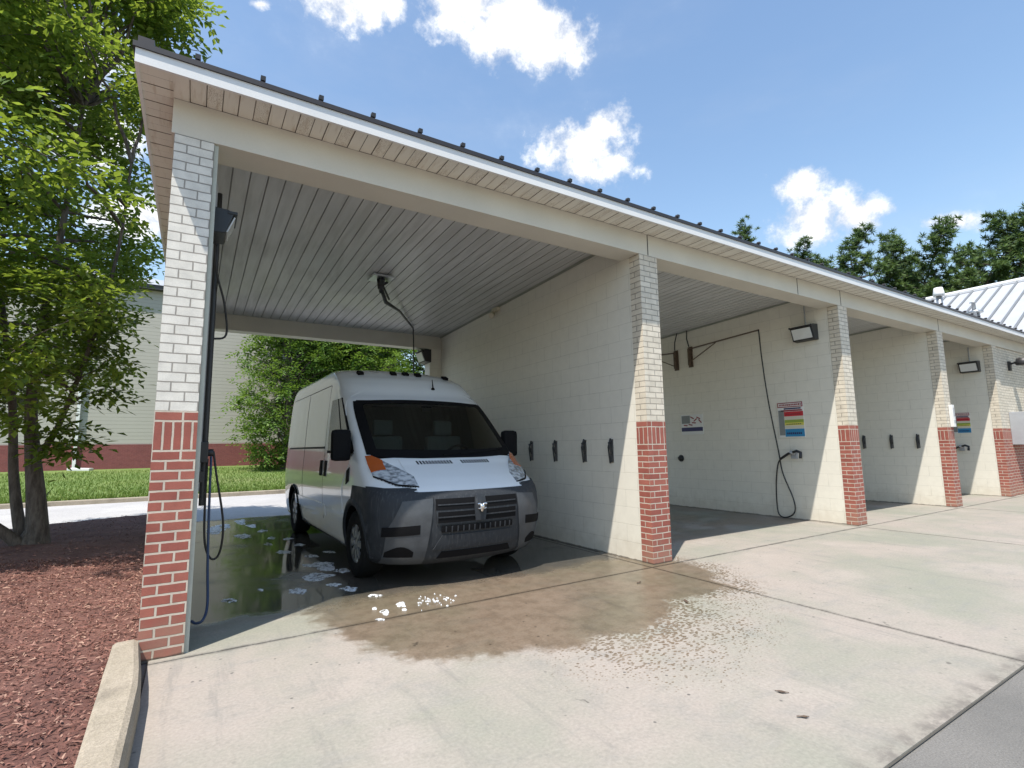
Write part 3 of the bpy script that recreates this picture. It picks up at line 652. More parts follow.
# ceiling boom with hose
tip = at(413, 328, 0, 3.86); root_ = at(381, 277, 2, 3.83)
t = thing('ceiling_boom', 'black swivel boom on a ceiling plate above the van', 'hose boom', tuple(root_))
b = MB(); b.box(-.15, .15, -.15, .15, -.035, -.008); b.build('plate', M['galv'], t)
b = MB(); b.lathe([(0, -.18), (.045, -.18), (.06, -.04), (0, -.03)], seg=12); b.tube([(-.02, -.12, -.06), (.02, .06, -.2), (.05, .12, -.10)], .03, 8); b.tube([(.1, .02, -.06), (.0, -.03, -.14)], .02, 6); b.build('swivel', M['black_metal'], t)
dv = tip-root_; b = MB(); b.tube([(0, 0, -.15), (dv.x*.12, dv.y*.12, -.28), (dv.x*.5, dv.y*.5, dv.z*.5-.08), tuple(dv)], [.03, .03, .022, .018], 8); b.tube([(.03, .02, -.10), (dv.x*.2, dv.y*.2, -.17)], .016, 6); b.build('arm', M['black_metal'], t)
b = MB(); b.tube(smooth([tuple(tip), (tip.x+.03, tip.y+.05, tip.z-.15), (tip.x+.05, tip.y+.06, tip.z-1.), (tip.x+.06, tip.y+.06, 1.2), (tip.x+.02, tip.y-.1, .5)]), .013, 7); tag(b.build('hanging_hose', M['black_rubber']), 'thin black hose hanging from the ceiling boom behind the van', 'hose')

# ------------------------------------------------------------------ foam and litter on the concrete
b = MB(); rng = random.Random(11)
def foam(u, v, ru, rv, z=.003, thick=.003):
    c = at(u, v, 2, 0); dx = (at(u+ru, v, 2, 0)-c); dy = (at(u, v-rv, 2, 0)-c); n = 40; s = rng.random()*9
    rim = []; 
    for k in range(n):
        a = 2*math.pi*k/n; r = 1.25+1.0*mnoise.noise((math.cos(a)*1.4+s, math.sin(a)*1.4, s))+.35*mnoise.noise((math.cos(a)*5+s, math.sin(a)*5, s+4)); rim.append(c+dx*math.cos(a)*r*.8+dy*math.sin(a)*r*.8)
    for k in range(n):
        p, q = rim[k], rim[(k+1) % n]; ip, iq = c+(p-c)*.8, c+(q-c)*.8
        b.face([(p.x, p.y, z-.002), (q.x, q.y, z-.002), (iq.x, iq.y, z+thick), (ip.x, ip.y, z+thick)], 0, True); b.face([(ip.x, ip.y, z+thick), (iq.x, iq.y, z+thick), (c.x, c.y, z+thick*1.1)], 0, True)
for u, v, ru, rv in ((241, 522, 6, 2), (214, 530, 9, 3), (243, 536, 7, 2), (252, 526, 5, 1.2), (224, 526, 6, 1.5), (262, 531, 4, 1), (283, 552, 7, 1.5), (321, 566, 13, 3), (318, 577, 12, 4), (298, 591, 11, 2.4), (229, 601, 7, 1.8), (261, 590, 3, .9), (342, 571, 7, 2), (272, 538, 5, 1.), (349, 589, 9, 2), (300, 545, 5, 1), (312, 556, 6, 1.2), (330, 552, 5, 1), (334, 585, 6, 1.5), (288, 539, 4, 1.), (268, 544, 4, 1)): foam(u, v, ru, rv)
for u, v, ru, rv in ((402, 605, 5, 2), (384.5, 612.5, 4, 1.9), (375, 596, 6, .9), (404, 610, 2.4, .8), (380, 620, 4, .7), (375, 609, 2.5, .8)): foam(u, v, ru, rv, .003, .006)
for k in range(46): foam(432+rng.gauss(4, 9), 601+rng.gauss(0, 2.8), .4+rng.random()*.8, .3+.35*rng.random(), .003, .004)
tag(b.build('soap_foam', M['foam']), kind='stuff')
M['dead_leaf'] = mat('dead brown leaf', (.09, .06, .04), .8, var=.3, vscale=30)
for u, v, L, a, l in ((639, 583, .045, .3, 'dead brown leaf lying on the concrete in front of the second pillar'), (686, 602, .05, .9, 'curled dead leaf on the concrete right of the wet patch'), (782, 693, .035, 2.2, 'small dead leaf on the open concrete near the asphalt'), (803, 718, .03, 2.5, 'dead leaf on the concrete closest to the lower right corner')):
    c = at(u, v, 2, 0); b = MB(); ca, sa = math.cos(a), math.sin(a); rows = []
    for i in range(7):
        t_ = i/6; wd = L*.30*math.sin(math.pi*(.05+.9*t_))*(1+.4*math.sin(9*t_+u)); x = (t_-.5)*L*2
        rows.append([(x*ca-s*wd*sa, x*sa+s*wd*ca, .003+.003*abs(s)+.006*(t_-.5)**2) for s in (-1, -.5, 0, .5, 1)])
    b.grid(rows); o = b.build('dead_leaf', M['dead_leaf']); o.location = (c.x, c.y, .002); tag(o, l, 'leaf', 'dead leaves on the concrete')
# ------------------------------------------------------------------ the van
VX, VY, VL, FA, WB = 2.63, .24, 5.40, .95, 3.45
van = thing('delivery_van', 'white high roof delivery van parked nose out in the first wash bay', 'van', (VX, VY, 0))
PLACE = ((2.755, .465, 0), .014, (1.0, 1.03, 1.0))
# z, nose y, half width, plan depth of the front, exponent
SL = [(.205, .18, .88, .55, 2.3), (.265, .08, .93, .55, 2.4), (.40, .035, .96, .53, 2.4), (.55, .01, .98, .52, 2.4), (.70, .0, .988, .52, 2.4), (.82, .012, .995, .52, 2.3), (.89, .04, .995, .52, 2.3), (.95, .10, .995, .52, 2.3), (1.03, .21, .992, .50, 2.2),
      (1.10, .33, .988, .47, 2.2), (1.16, .44, .984, .44, 2.2), (1.205, .51, .98, .40, 2.3), (1.245, .58, .977, .37, 2.3), (1.43, .80, .968, .34, 2.4), (1.64, 1.05, .955, .31, 2.5), (1.82, 1.27, .942, .29, 2.6), (1.94, 1.42, .932, .28, 2.6), (2.03, 1.57, .924, .29, 2.6),
      (2.15, 1.70, .912, .31, 2.6), (2.26, 1.84, .895, .34, 2.5), (2.35, 2.02, .87, .38, 2.4), (2.42, 2.24, .835, .42, 2.3), (2.47, 2.47, .78, .45, 2.2), (2.505, 2.76, .68, .5, 2.1), (2.52, 3.1, .50, .5, 2)]
def lerp_sl(z):
    z = max(SL[0][0], min(SL[-1][0], z))
    for a, b_ in zip(SL, SL[1:]):
        if z <= b_[0]: t = (z-a[0])/(b_[0]-a[0]); return [p+(q-p)*t for p, q in zip(a, b_)]
def front_y(x, z):
    _, yf, w_, c, n = lerp_sl(z); s = min(.9999, abs(x)/w_); return yf+c*(1-(1-s**n)**(1/n))
def side_x(y, z):
    _, yf, w_, c, n = lerp_sl(z)
    if y >= yf+c: return w_
    q = max(0, (y-yf)/c); return w_*max(0, 1-(1-q)**n)**(1/n)
def rear_y(z): return VL-.02-max(0, z-1.2)*.055
def outline(z):
    _, yf, w_, c, n = lerp_sl(z); half = []
    for k in range(17):
        a = k/16*math.pi/2; s = math.sin(a)**(2/n); q = math.cos(a)**(2/n); half.append((w_*s, yf+c*(1-q)))
    yr = rear_y(z); y0 = yf+c; y0b = min(y0, yr-.3)
    for k in range(1, 15): half.append((w_, y0b+(yr-.14-y0b)*k/14))
    for k in range(1, 7): a = k/6*math.pi/2; half.append((w_-.14+.14*math.cos(a), yr-.14+.14*math.sin(a)))
    return half
b = MB(); rows = []
zs = []
for a, c in zip(SL, SL[1:]):
    k = 3 if c[0] < 2.4 else 2
    zs += [a[0]+(c[0]-a[0])*i/k for i in range(k)]
zs.append(SL[-1][0])
for z in zs:
    h = outline(z); rows.append([(x, y, z) for x, y in h]+[(-x, y, z) for x, y in h[::-1][0:]][:-1])
b.grid(rows, 0, True, True)
b.face(rows[0][::-1]); top = rows[-1]; n = len(b.v); b.v += [tuple(p) for p in top]
ctr = []
b.face(top)
body = b.build('body', [M['paint'], M['van_black'], M['cabin']], van, weld=True)
# wheel wells
def cutter(y):
    for s in (-1, 1):
        b = MB(); b.lathe([(0, s*.62), (.415, s*.62), (.415, s*1.2), (0, s*1.2)], o=(0, y, .345), axis='x', seg=40)
        me_o = b.build('cut', [M['van_black']], None, weld=True); yield me_o
b = MB(); prof = [(.42, 1.285), (1.26, 1.935), (2.35, 1.935), (2.35, .70), (1.35, .70), (1.28, 1.13), (.70, 1.235)]
for s in (-1, 1): b.face([(s*.83, y, z) for y, z in (prof if s > 0 else prof[::-1])])
for k in range(7): (ya_, za_), (yb_, zb_) = prof[k], prof[(k+1) % 7]; b.face([(-.83, ya_, za_), (.83, ya_, za_), (.83, yb_, zb_), (-.83, yb_, zb_)])
cuts = list(cutter(FA))+list(cutter(FA+WB))+[b.build('cut', [M['cabin']], None, weld=True)]
for c_ in cuts:
    c_.location = (VX, VY, 0); md = body.modifiers.new('b', 'BOOLEAN'); md.object = c_; md.operation = 'DIFFERENCE'; md.solver = 'EXACT'
bpy.context.view_layer.update()
dg = bpy.context.evaluated_depsgraph_get(); me2 = bpy.data.meshes.new_from_object(body.evaluated_get(dg)); body.modifiers.clear(); body.data = me2
for c_ in cuts: bpy.data.objects.remove(c_)
me2.polygons.foreach_set('use_smooth', [True]*len(me2.polygons))
try: me2.set_sharp_from_angle(angle=R(40))
except Exception: pass

def fpatch(fn, nu, nv, off, th=.004, mi=0, b=None):
    """fn(u,v)->(x,z) on the nose surface, pushed out by off"""
    b = b or MB(); P = []
    def nrm(x, z):
        e = .01; p = Vector((x, front_y(x, z), z)); a = Vector((x+e, front_y(x+e, z), z))-Vector((x-e, front_y(x-e, z), z)); c = Vector((x, front_y(x, z+e), z+e))-Vector((x, front_y(x, z-e), z-e))
        n = a.cross(c).normalized(); return p, (n if n.y < 0 else -n)
    for i in range(nu+1):
        P.append([])
        for j in range(nv+1):
            p, n = nrm(*fn(i/nu, j/nv)); P[-1].append((p+n*off, p-n*.01))
    b.grid([[q[0] for q in r] for r in P], mi)
    edge = [P[i][0] for i in range(nu+1)]+[P[nu][j] for j in range(1, nv+1)]+[P[i][nv] for i in range(nu-1, -1, -1)]+[P[0][j] for j in range(nv-1, 0, -1)]
    for k in range(len(edge)): a, c = edge[k], edge[(k+1) % len(edge)]; b.face([a[0], c[0], c[1], a[1]], mi)
    return b
def spatch(fn, nu, nv, off, s=-1, mi=0, b=None):
    """fn(u,v)->(y,z) on the van's flank"""
    b = b or MB(); P = []
    for i in range(nu+1):
        P.append([])
        for j in range(nv+1):
            y, z = fn(i/nu, j/nv); x = side_x(y, z); P[-1].append(((s*(x+off), y, z), (s*(x-.01), y, z)))
    b.grid([[q[0] for q in r] for r in P], mi)
    edge = [P[i][0] for i in range(nu+1)]+[P[nu][j] for j in range(1, nv+1)]+[P[i][nv] for i in range(nu-1, -1, -1)]+[P[0][j] for j in range(nv-1, 0, -1)]
    for k in range(len(edge)): a, c = edge[k], edge[(k+1) % len(edge)]; b.face([a[0], c[0], c[1], a[1]], mi)
    return b
def bil(p00, p10, p11, p01):
    return lambda u, v: tuple((1-u)*(1-v)*a+u*(1-v)*c+u*v*d+(1-u)*v*e for a, c, d, e in zip(p00, p10, p11, p01))
# hood and windscreen
fpatch(lambda u, v: ((u-.5)*2*(.60+.03*v)*(1+.0*v), .905+(1.225-.905)*v), 20, 16, .007).build('hood', M['paint'], van)
def ws(u, v):
    hw = .905-.012*v-.03*(v**6); return ((u-.5)*2*hw, 1.25+(1.945-1.25)*v-(.03*(2*u-1)**2 if v > .5 else -.0)+.03*(1-v)*(2*u-1)**2)
wsh = fpatch(ws, 24, 16, .006).build('windshield', M['windscreen'], van)
b = MB()
for fn in (lambda u, v: ws(.055*u, v), lambda u, v: ws(1-.055*u, v), lambda u, v: ws(u, .93+.07*v), lambda u, v: ws(u, .09*v)): fpatch(fn, 16, 16, .0085, b=b)
b.build('frame', M['van_black'], wsh)
for sx in (-.42, .42):
    b = MB(); b.box(sx-.25, sx+.25, 1.66, 1.80, .85, 1.50); b.box(sx-.25, sx+.25, 1.35, 1.78, .78, .92); st = b.build('seat', M['seat_fabric'], van, bevel=.04)
    b = MB(); b.box(sx-.13, sx+.13, 1.70, 1.79, 1.51, 1.71); b.build('headrest', M['seat_fabric'], st, bevel=.035)
b = MB(); b.tube([(.42+.19*math.cos(a), 1.30-.06*math.sin(a), 1.20+.17*math.sin(a)) for a in [k*math.pi/12 for k in range(25)]], .016, 8); b.tube([(.42, 1.30, 1.20), (.42, 1.22, 1.08)], .03, 8); b.tube([(.24, 1.30, 1.20), (.60, 1.30, 1.20)], .018, 6); b.build('steering_wheel', M['van_black'], van)
b = MB(); b.box(-.07, .07, 1.30, 1.33, 1.80, 1.87); b.build('rear_mirror', M['van_black'], van, bevel=.01)
b = fpatch(lambda u, v: ((u-.5)*1.74, 1.226+.07*v+.03*(2*u-1)**2), 20, 3, .010); b.build('cowl', M['van_black'], van)
for s in (-1, 1):
    b = MB(); pts = [(s*.12+.62*k/8*1, 0, 1.265+.05*(k/8)) for k in range(9)] if s < 0 else [(.10+.62*k/8, 0, 1.27+.05*(k/8)) for k in range(9)]
    b.tube([(x, front_y(x, z)-.025, z) for x, _, z in pts], .011, 6); b.build('wiper', M['van_black'], van)
for g0, g1 in ((-.46, -.07), (.05, .40)):
    b = MB(); k = g0
    while k < g1: fpatch(bil((k, 1.165), (k+.017, 1.165), (k+.009, 1.198), (k-.008, 1.198)), 1, 2, .0105, b=b); k += .034
    b.build('hood_vent', M['van_black'], van)
# bumper: grey wrap of the whole nose
def bump_fn(u, v):
    x = math.sin((u-.5)*math.pi)*.985; ax = abs(x)
    z1 = .905+.06*max(0, (ax-.6)/.385); return (x*min(1, .94+.06*min(1, v*4)), .215+(z1-.215)*v)
fpatch(bump_fn, 44, 22, .014).build('bumper', M['bumper'], van)
# raised corner pods of the bumper
for s in (-1, 1):
    def pod(u, v): 
        x0 = .52-.06*v+.02; x1 = .87-.12*max(0, v-.55)/.45; x = x0+(x1-x0)*u; z = .24+(.845-.24)*v-.02*u*v; return (s*x, z)
    p = fpatch(pod, 14, 16, .026).build('bumper_corner', M['bumper_pod'], van)
    fpatch(lambda u, v: (s*(.60+.30*u), .505+.085*v+.02*(1-u)), 8, 3, .030).build('slot', M['van_black'], p)
    fpatch(lambda u, v: (s*(.64+.22*u), .31+.10*v*(1-.5*(2*u-1)**2)-.0), 8, 3, .030).build('fog_recess', M['van_black'], p)
# grille
gr = fpatch(lambda u, v: ((u-.5)*2*(.445+.03*v), .60+.26*v), 16, 8, .028).build('grille', M['bumper'], van)
b = MB()
for s in (-1, 1):
    for z0, z1 in ((.618, .716), (.736, .834)): fpatch(lambda u, v: (s*(.055+u*(.385+.02*(z0 > .70))), z0+(z1-z0)*v), 8, 3, .032, b=b)
fpatch(lambda u, v: ((u-.5)*2*.40, .53+.055*v), 12, 3, .030, b=b); op = b.build('opening', M['van_black'], gr)
b = MB()
for s in (-1, 1):
    for zc in (.672, .784): fpatch(lambda u, v: (s*(.057+u*.385), zc-.006+.012*v), 8, 2, .038, b=b)
for k in range(13):
    x = -.36+.06*k; fpatch(lambda u, v: (x-.006+.012*u, .532+.05*v), 1, 2, .036, b=b)
b.build('slat', M['bumper'], gr)
b = MB(); fpatch(lambda u, v: ((u-.5)*.105*(1+.25*math.sin(v*3.14)), .62+.225*v), 4, 8, .046, b=b); b.build('centre_bar', M['bumper'], gr)
# horned animal head badge
b = MB(); yb_ = -.062; zc = .745
b.lathe([(0, -.046), (.014, -.042), (.020, -.02), (.029, .008), (.026, .028), (0, .036)], o=(0, yb_, zc), seg=14)
for s in (-1, 1):
    pts = []
    for k in range(15):
        a = .9+4.6*k/14; r = .030-.011*k/14; pts.append((s*(.031+r*math.cos(a)*1.0), yb_-.004-.004*k/14, zc+.008+r*math.sin(a)))
    b.tube(pts, [.012-.007*k/14 for k in range(15)], 8)
b.build('emblem', M['chrome'], gr)
# plate area and lower intake
fpatch(lambda u, v: ((u-.5)*2*(.47-.08*v), .365+.135*v), 12, 5, .026).build('plate_panel', M['bumper'], van)
fpatch(lambda u, v: ((u-.5)*2*.42*(1-.1*v), .275+.065*v), 12, 3, .020).build('lower_intake', M['van_black'], van)
# headlights
for s in (-1, 1):
    def hl(u, v):
        x = .575+.345*u; lo = .95+.025*u+.16*max(0, u-.55); hi = 1.05+.25*u**.9-.04*max(0, u-.85)/.15; return (s*x, lo+(hi-lo)*v)
    h = fpatch(hl, 16, 10, .012).build('headlight', M['lamp'], van)
    def am(u, v):
        U = .62+.38*u; V0 = .60-.40*u; V = V0+(1-V0)*v; return hl(U, .02+.97*V)
    fpatch(am, 10, 6, .0165).build('turn_signal', M['amber'], h)
    def rim_(u, v): return hl(u, v*.07)
    fpatch(rim_, 14, 1, .015).build('lamp_trim', M['van_black'], h)
# doors, windows, flank details
for s in (-1, 1):
    def door(u, v):
        z = .62+v*1.50; yf = 1.42 if z < 1.2 else 1.42+(z-1.2)*.52-.28; yf = max(1.42 if z < .95 else 0, yf) if z < .95 else (1.16+(z-1.2)*.60 if z > 1.2 else 1.42-(z-.95)*1.04)
        return (yf+(2.36-yf)*u, z)
    d = spatch(door, 8, 24, .007, s).build('door', M['paint'], van)
    def win(u, v):
        z = 1.315+.665*v; y0 = 1.08+(z-1.315)*1.0+.05*max(0, v-.85); y1 = 2.22-.05*max(0, v-.8); return (y0+(y1-y0)*u, z)
    spatch(win, 10, 14, .012, s).build('window', M['glass_dark'], d)
    b = MB(); spatch(lambda u, v: win(.32+.03*u, v), 1, 12, .016, s, b=b); spatch(lambda u, v: win(u, -.03+.05*v), 8, 1, .016, s, b=b); spatch(lambda u, v: win(u*.05-.03, v), 1, 12, .016, s, b=b); b.build('window_frame', M['van_black'], d)
    spatch(lambda u, v: (2.20+.10*u, 1.00+.20*v), 3, 4, .016, s).build('handle', M['van_black'], d)
    spatch(lambda u, v: (2.46+.10*u, 1.00+.20*v), 3, 4, .014, s).build('handle', M['van_black'], van)
    spatch(lambda u, v: (2.42+2.55*u, 1.355+.028*v), 20, 1, .008, s).build('rail_cover', M['seam'], van)
    b = MB(); spatch(lambda u, v: (2.385+.012*u, .45+1.75*v), 1, 20, .002, s, b=b); spatch(lambda u, v: (3.72+.012*u, .45+1.75*v), 1, 20, .002, s, b=b); spatch(lambda u, v: (2.40+2.7*u, 2.20+.010*v), 12, 1, .002, s, b=b); b.build('panel_seam', M['seam'], van)
    spatch(lambda u, v: (2.45+2.0*u-.2, .50+.14*v), 12, 3, .012, s).build('side_moulding', M['paint'], van)
    spatch(lambda u, v: (1.16+.10*u, .99+.15*v-.04*u), 3, 3, .009, s).build('fender_badge', M['van_black'], van)
    # grey lower front wing round to the wheel arch
    def wing(u, v):
        z = .225+.73*v; q = .445**2-(z-.345)**2; y1 = .95-math.sqrt(q) if q > 0 else .95
        if z > .74: y1 = .95-math.sqrt(max(0, .445**2-(.74-.345)**2))+(z-.74)/.06*.3 if z < .80 else 1.04-.06*(z-.80)/.155
        return (.16+(y1-.16)*u, z)
    spatch(wing, 12, 26, .013, s).build('wing_cladding', M['bumper'], van)
    # mirror
    m_ = MB(); cx = -1.10 if s < 0 else 1.10; m_.box(cx-.105, cx+.105, 1.06, 1.18, 1.215, 1.56); mo = m_.build('mirror', M['van_black'], van, bevel=.045)
    m_ = MB(); m_.tube([(s*.93, 1.36, 1.28), (s*1.06, 1.14, 1.32)], .04, 8); m_.tube([(s*.93, 1.42, 1.42), (s*1.06, 1.14, 1.45)], .035, 8); m_.build('arm', M['van_black'], mo)
    m_ = MB(); m_.box(cx-.08, cx+.08, 1.181, 1.186, 1.35, 1.52); m_.box(cx-.08, cx+.08, 1.181, 1.186, 1.24, 1.33); m_.build('mirror_glass', M['chrome'], mo)
    # wheel arch flares
    for yc, nm in ((FA, 0), (FA+WB, 1)):
        b = MB(); P = []
        for k in range(25):
            a = math.pi*(-.06+1.12*k/24); row = []
            for r, o_ in ((.400, .0), (.402, .022), (.43, .026), (.475 if nm == 0 else .44, .010), (.478 if nm == 0 else .442, -.01)):
                y, z = yc+r*math.cos(a), .345+r*math.sin(a); row.append((s*(side_x(y, max(z, .21))+o_), y, max(z, .20)))
            P.append(row)
        b.grid(P); b.build('wheel_arch', M['bumper'] if nm == 0 else M['van_black'], van)
    # tail lights
    b = MB(); b.box(s*.80 if s > 0 else -.93, .93 if s > 0 else -.80, VL-.10, VL-.008, .95, 1.75); b.build('tail_light', M['sign_red'], van, bevel=.02)
# roof marker lights, antenna
for x in (-.62, -.18, .0, .18, .62):
    z = 2.36-.03*abs(x); y = front_y(x, z); b = MB(); b.obox((x, y, z+.015), (.04, 0, 0), (0, .045, .02), (0, -.008, .018)); b.build('marker_light', M['van_black'], van, bevel=.008)
y = front_y(.25, 2.13); b = MB(); b.lathe([(0, -.01), (.028, -.005), (.02, .02), (0, .025)], o=(.25, y-.005, 2.13), seg=10); b.tube([(.25, y-.01, 2.14), (.25, y+.02, 2.27)], [.010, .005], 6); b.build('antenna', M['van_black'], van)
# wheels
def wheel(y, s):
    w_ = MB(); pr_ = [(.20, -.10), (.245, -.112), (.31, -.113), (.335, -.10), (.346, -.07), (.346, .07), (.335, .10), (.31, .113), (.245, .112), (.20, .10)]
    w_.lathe(pr_, axis='x', seg=40)
    t_ = w_.build('wheel', M['tyre'], van); t_.location = (s*.865, y, .346)
    b = MB(); o = s
    b.lathe([(0, o*.085), (.05, o*.085), (.06, o*.07), (.14, o*.075), (.195, o*.085), (.215, o*.10), (.235, o*.10), (.24, o*.06)], axis='x', seg=40)
    for k in range(8):
        a = k*math.pi/4; ca, sa = math.cos(a), math.sin(a); b.obox((o*.085, .125*ca, .125*sa), (.012, 0, 0), (0, .06*ca, .06*sa), (0, -.022*sa, .022*ca))
    for k in range(8):
        a = (k+.5)*math.pi/4; ca, sa = math.cos(a), math.sin(a); b.obox((o*.083, .16*ca, .16*sa), (.004, 0, 0), (0, .028*ca, .028*sa), (0, -.012*sa, .012*ca), 1)
    b.build('rim', [M['rim'], M['van_black']], t_)
for y in (FA, FA+WB):
    for s in (-1, 1): wheel(y, s)
b = MB(); b.box(-.72, .72, 1.0, VL-.4, .235, .31); b.build('underbody', M['van_black'], van)

van.location, van.rotation_euler, van.scale = PLACE[0], (0, 0, PLACE[1]), PLACE[2]

# ------------------------------------------------------------------ the sided building beyond the road
sb = thing('sided_building', 'large beige building with lap siding and a maroon plinth across the road', 'building', (0, 30, .42))
b = MB(); b.box(-30, 12, 0, 14, 0, 10.1); b.build('wall', M['siding'], sb)
b = MB(); b.box(-30.04, 12.04, -.06, 0-.001, 0, 1.36); b.build('plinth', M['maroon'], sb)
b = MB(); b.box(-30.2, 12.2, -.35, 0, 9.95, 10.2); b.build('gutter', M['roof_dark'], sb)
b = MB(); b.face([(-30.3, -.4, 10.2), (12.3, -.4, 10.2), (12.3, 7, 12.6), (-30.3, 7, 12.6)]); b.face([(-30.3, 7, 12.6), (12.3, 7, 12.6), (12.3, 14.4, 10.2), (-30.3, 14.4, 10.2)]); b.build('roof', M['grey_steel'], sb)
p = at(76, 440, 1, 29.85); q = at(81, 470, 1, 29.3)
b = MB(); b.box(p.x-.07, p.x+.07, -.20, -.07, .05, 10.); b.build('downspout', M['trim_white'], sb)
b = MB(); b.obox((0, 0, .06), (.45, -.10, -.02), (.06, .22, 0), (0, 0, .07)); o = b.build('splash_block', M['trim_white'], bevel=.03); o.location = (q.x, 29.1, lawn_z(29.1)); tag(o, 'white splash block on the grass under the downspout', 'splash block')

# ------------------------------------------------------------------ trees
def leaves(b, c, rad, n, L, wd, rng, droop=.25, flat=.6, spray=True):
    """leafy sprays: short twig directions with paired leaflets, spread round centre c"""
    for _ in range(n):
        while True:
            q = Vector((rng.uniform(-1, 1), rng.uniform(-1, 1), rng.uniform(-1, 1)))
            if q.length < 1: break
        o = c+q*rad; a = rng.random()*6.283; el = rng.gauss(-droop, .35)
        ax = Vector((math.cos(a)*math.cos(el), math.sin(a)*math.cos(el), math.sin(el))); sd_ = ax.cross(Vector((0, 0, 1))).normalized(); nn_ = sd_.cross(ax)
        ro = rng.gauss(0, .5); sd_ = sd_*math.cos(ro)+nn_*math.sin(ro); m = 7 if spray else 3
        for k in range(m):
            t = (k//2+.6)/(m//2+1); base = o+ax*(t*L*3.2); sg_ = 1 if k % 2 else -1
            d = (ax*.55+sd_*sg_*.85+Vector((0, 0, rng.uniform(-.3, .15)))) if k < m-1 else ax
            d = d.normalized(); ll = L*rng.uniform(.7, 1.15); s2 = d.cross(nn_).normalized(); n_ = s2.cross(d).normalized()
            tip = base+d*ll; mid = base+d*ll*.5; i = len(b.v); f = n_*wd*.5*rng.uniform(-.2, .9)
            b.v += [tuple(base), tuple(mid+s2*wd*.5+f), tuple(tip), tuple(mid-s2*wd*.5+f)]
            b.f += [(i, i+1, i+2), (i, i+2, i+3)]; b.m += [0, 0]; b.sm += [False, False]
def limb(b, p0, p1, r0, r1, rng, wob=.12, n=6):
    p0, p1 = Vector(p0), Vector(p1); L = (p1-p0).length; pts = []
    for i in range(n+1):
        t = i/n; pts.append(p0.lerp(p1, t)+Vector((rng.gauss(0, wob), rng.gauss(0, wob), rng.gauss(0, wob*.6)))*L*.25*math.sin(math.pi*t)+Vector((0, 0, .10*L*math.sin(math.pi*t*.8))))
    b.tube(pts, [r0+(r1-r0)*i/n for i in range(n+1)], 6, cap=False); return pts
rng = random.Random(21)
lt = thing('shade_tree', 'broadleaf tree with several grey trunks growing in the red mulch bed beside the car wash', 'tree', (0, 0, 0))
tb = MB()
stems = []
for pts, r0, r1 in (([(-1.50, 5.38, -.05), (-1.52, 5.40, .25), (-1.58, 5.42, .8), (-1.66, 5.42, 1.4), (-1.72, 5.42, 2.1), (-1.66, 5.3, 3.2), (-1.5, 5.1, 4.8), (-1.4, 5.0, 6.4)], .18, .022),
                    ([(-1.62, 5.48, -.05), (-1.74, 5.5, .4), (-1.86, 5.55, 1.1), (-1.95, 5.6, 2.0), (-2.15, 5.7, 3.2), (-2.5, 5.9, 5.0), (-2.7, 6.1, 6.8)], .095, .02),
                    ([(-1.60, 5.36, .0), (-1.78, 5.28, .25), (-2.10, 5.15, .62), (-2.45, 5.0, 1.25), (-2.9, 4.8, 2.2), (-3.4, 4.5, 3.6), (-3.7, 4.3, 5.2)], .10, .02),
                    ([(-1.64, 5.40, 1.25), (-1.45, 5.3, 1.55), (-1.30, 5.2, 2.0), (-1.05, 4.9, 2.9), (-.8, 4.6, 4.2), (-.7, 4.3, 5.4)], .055, .015)):
    P = smooth(pts, 4); n_ = len(P)
    tb.tube(P, [(r0+(r1-r0)*(i/(n_-1))**.6)*(1.25 if i == 0 else 1) for i in range(n_)], 10, cap=False); stems.append(P)
tb.lathe([(.25, -.1), (.21, .06), (.155, .2), (.10, .3)], o=(-1.56, 5.41, 0), seg=12)
cb = MB(); allst = [p for s_ in stems for p in s_ if p.z > 1.5]
def right_limit(z): return -1.05+.50*(z-1.7)/1.3 if z < 3.0 else (-.55+.22*(z-3.0)/2.4 if z < 5.4 else -.33+.42*(z-5.4)/3.2)
cnt = 0; tries = 0
while cnt < 165 and tries < 6000:
    tries += 1
    a = rng.random()*6.283; z = 2.05+7.0*rng.random()
    R_ = 3.1*math.sin(math.pi*min(1, max(.12, (z-.6)/9.2)))**.5; rr = R_*rng.random()**.45
    x, y = -2.35+rr*math.cos(a), 5.2+rr*math.sin(a)*.95
    lim = right_limit(z)-.35
    # the crown's right outline keeps clear of the roof edge as one sees it from the front
    if x > lim or y < 2.3 or (y < 3.3 and (x > -1.0 or z > 5.2)): continue
    c = Vector((x, y, z))
    s0 = min(allst, key=lambda p: (p-c).length+max(0, p.z-c.z)*1.5)
    limb(tb, s0, c, .028, .007, rng)
    near = rng.random()
    leaves(cb, c, rng.uniform(.34, .58), rng.randint(30, 46), .122, .068, rng)
    for _ in range(2):
        e = c+Vector((rng.gauss(0, .5), rng.gauss(0, .5), rng.gauss(.0, .35)))
        if e.x < right_limit(e.z)-.2: limb(tb, c, e, .008, .003, rng, n=3); leaves(cb, e, .24, 11, .118, .060, rng)
    cnt += 1
for p0, p1 in (((-1.3, 4.6, 7.2), (-.1, 4.7, 8.3)), ((-1.3, 4.6, 7.0), (.05, 4.8, 7.7)), ((-1.4, 5, 6.4), (-.2, 5.0, 7.2)), ((-1.3, 5, 2.2), (-.70, 5.1, 2.75)), ((-1.3, 5.2, 2.0), (-.85, 5.1, 2.25)), ((-1.2, 5.2, 2.4), (-.75, 4.9, 3.3)), ((-1.4, 5.2, 1.7), (-1.12, 5.1, 1.62)), ((-1.4, 5.2, 1.5), (-1.15, 5.0, 1.38))):
    P = limb(tb, p0, p1, .016, .004, rng)
    for q in P[2:]: leaves(cb, q, .16, 5, .15, .07, rng)
tb.build('trunk', M['bark'], lt); cb.build('crown', M['leaf'], lt)

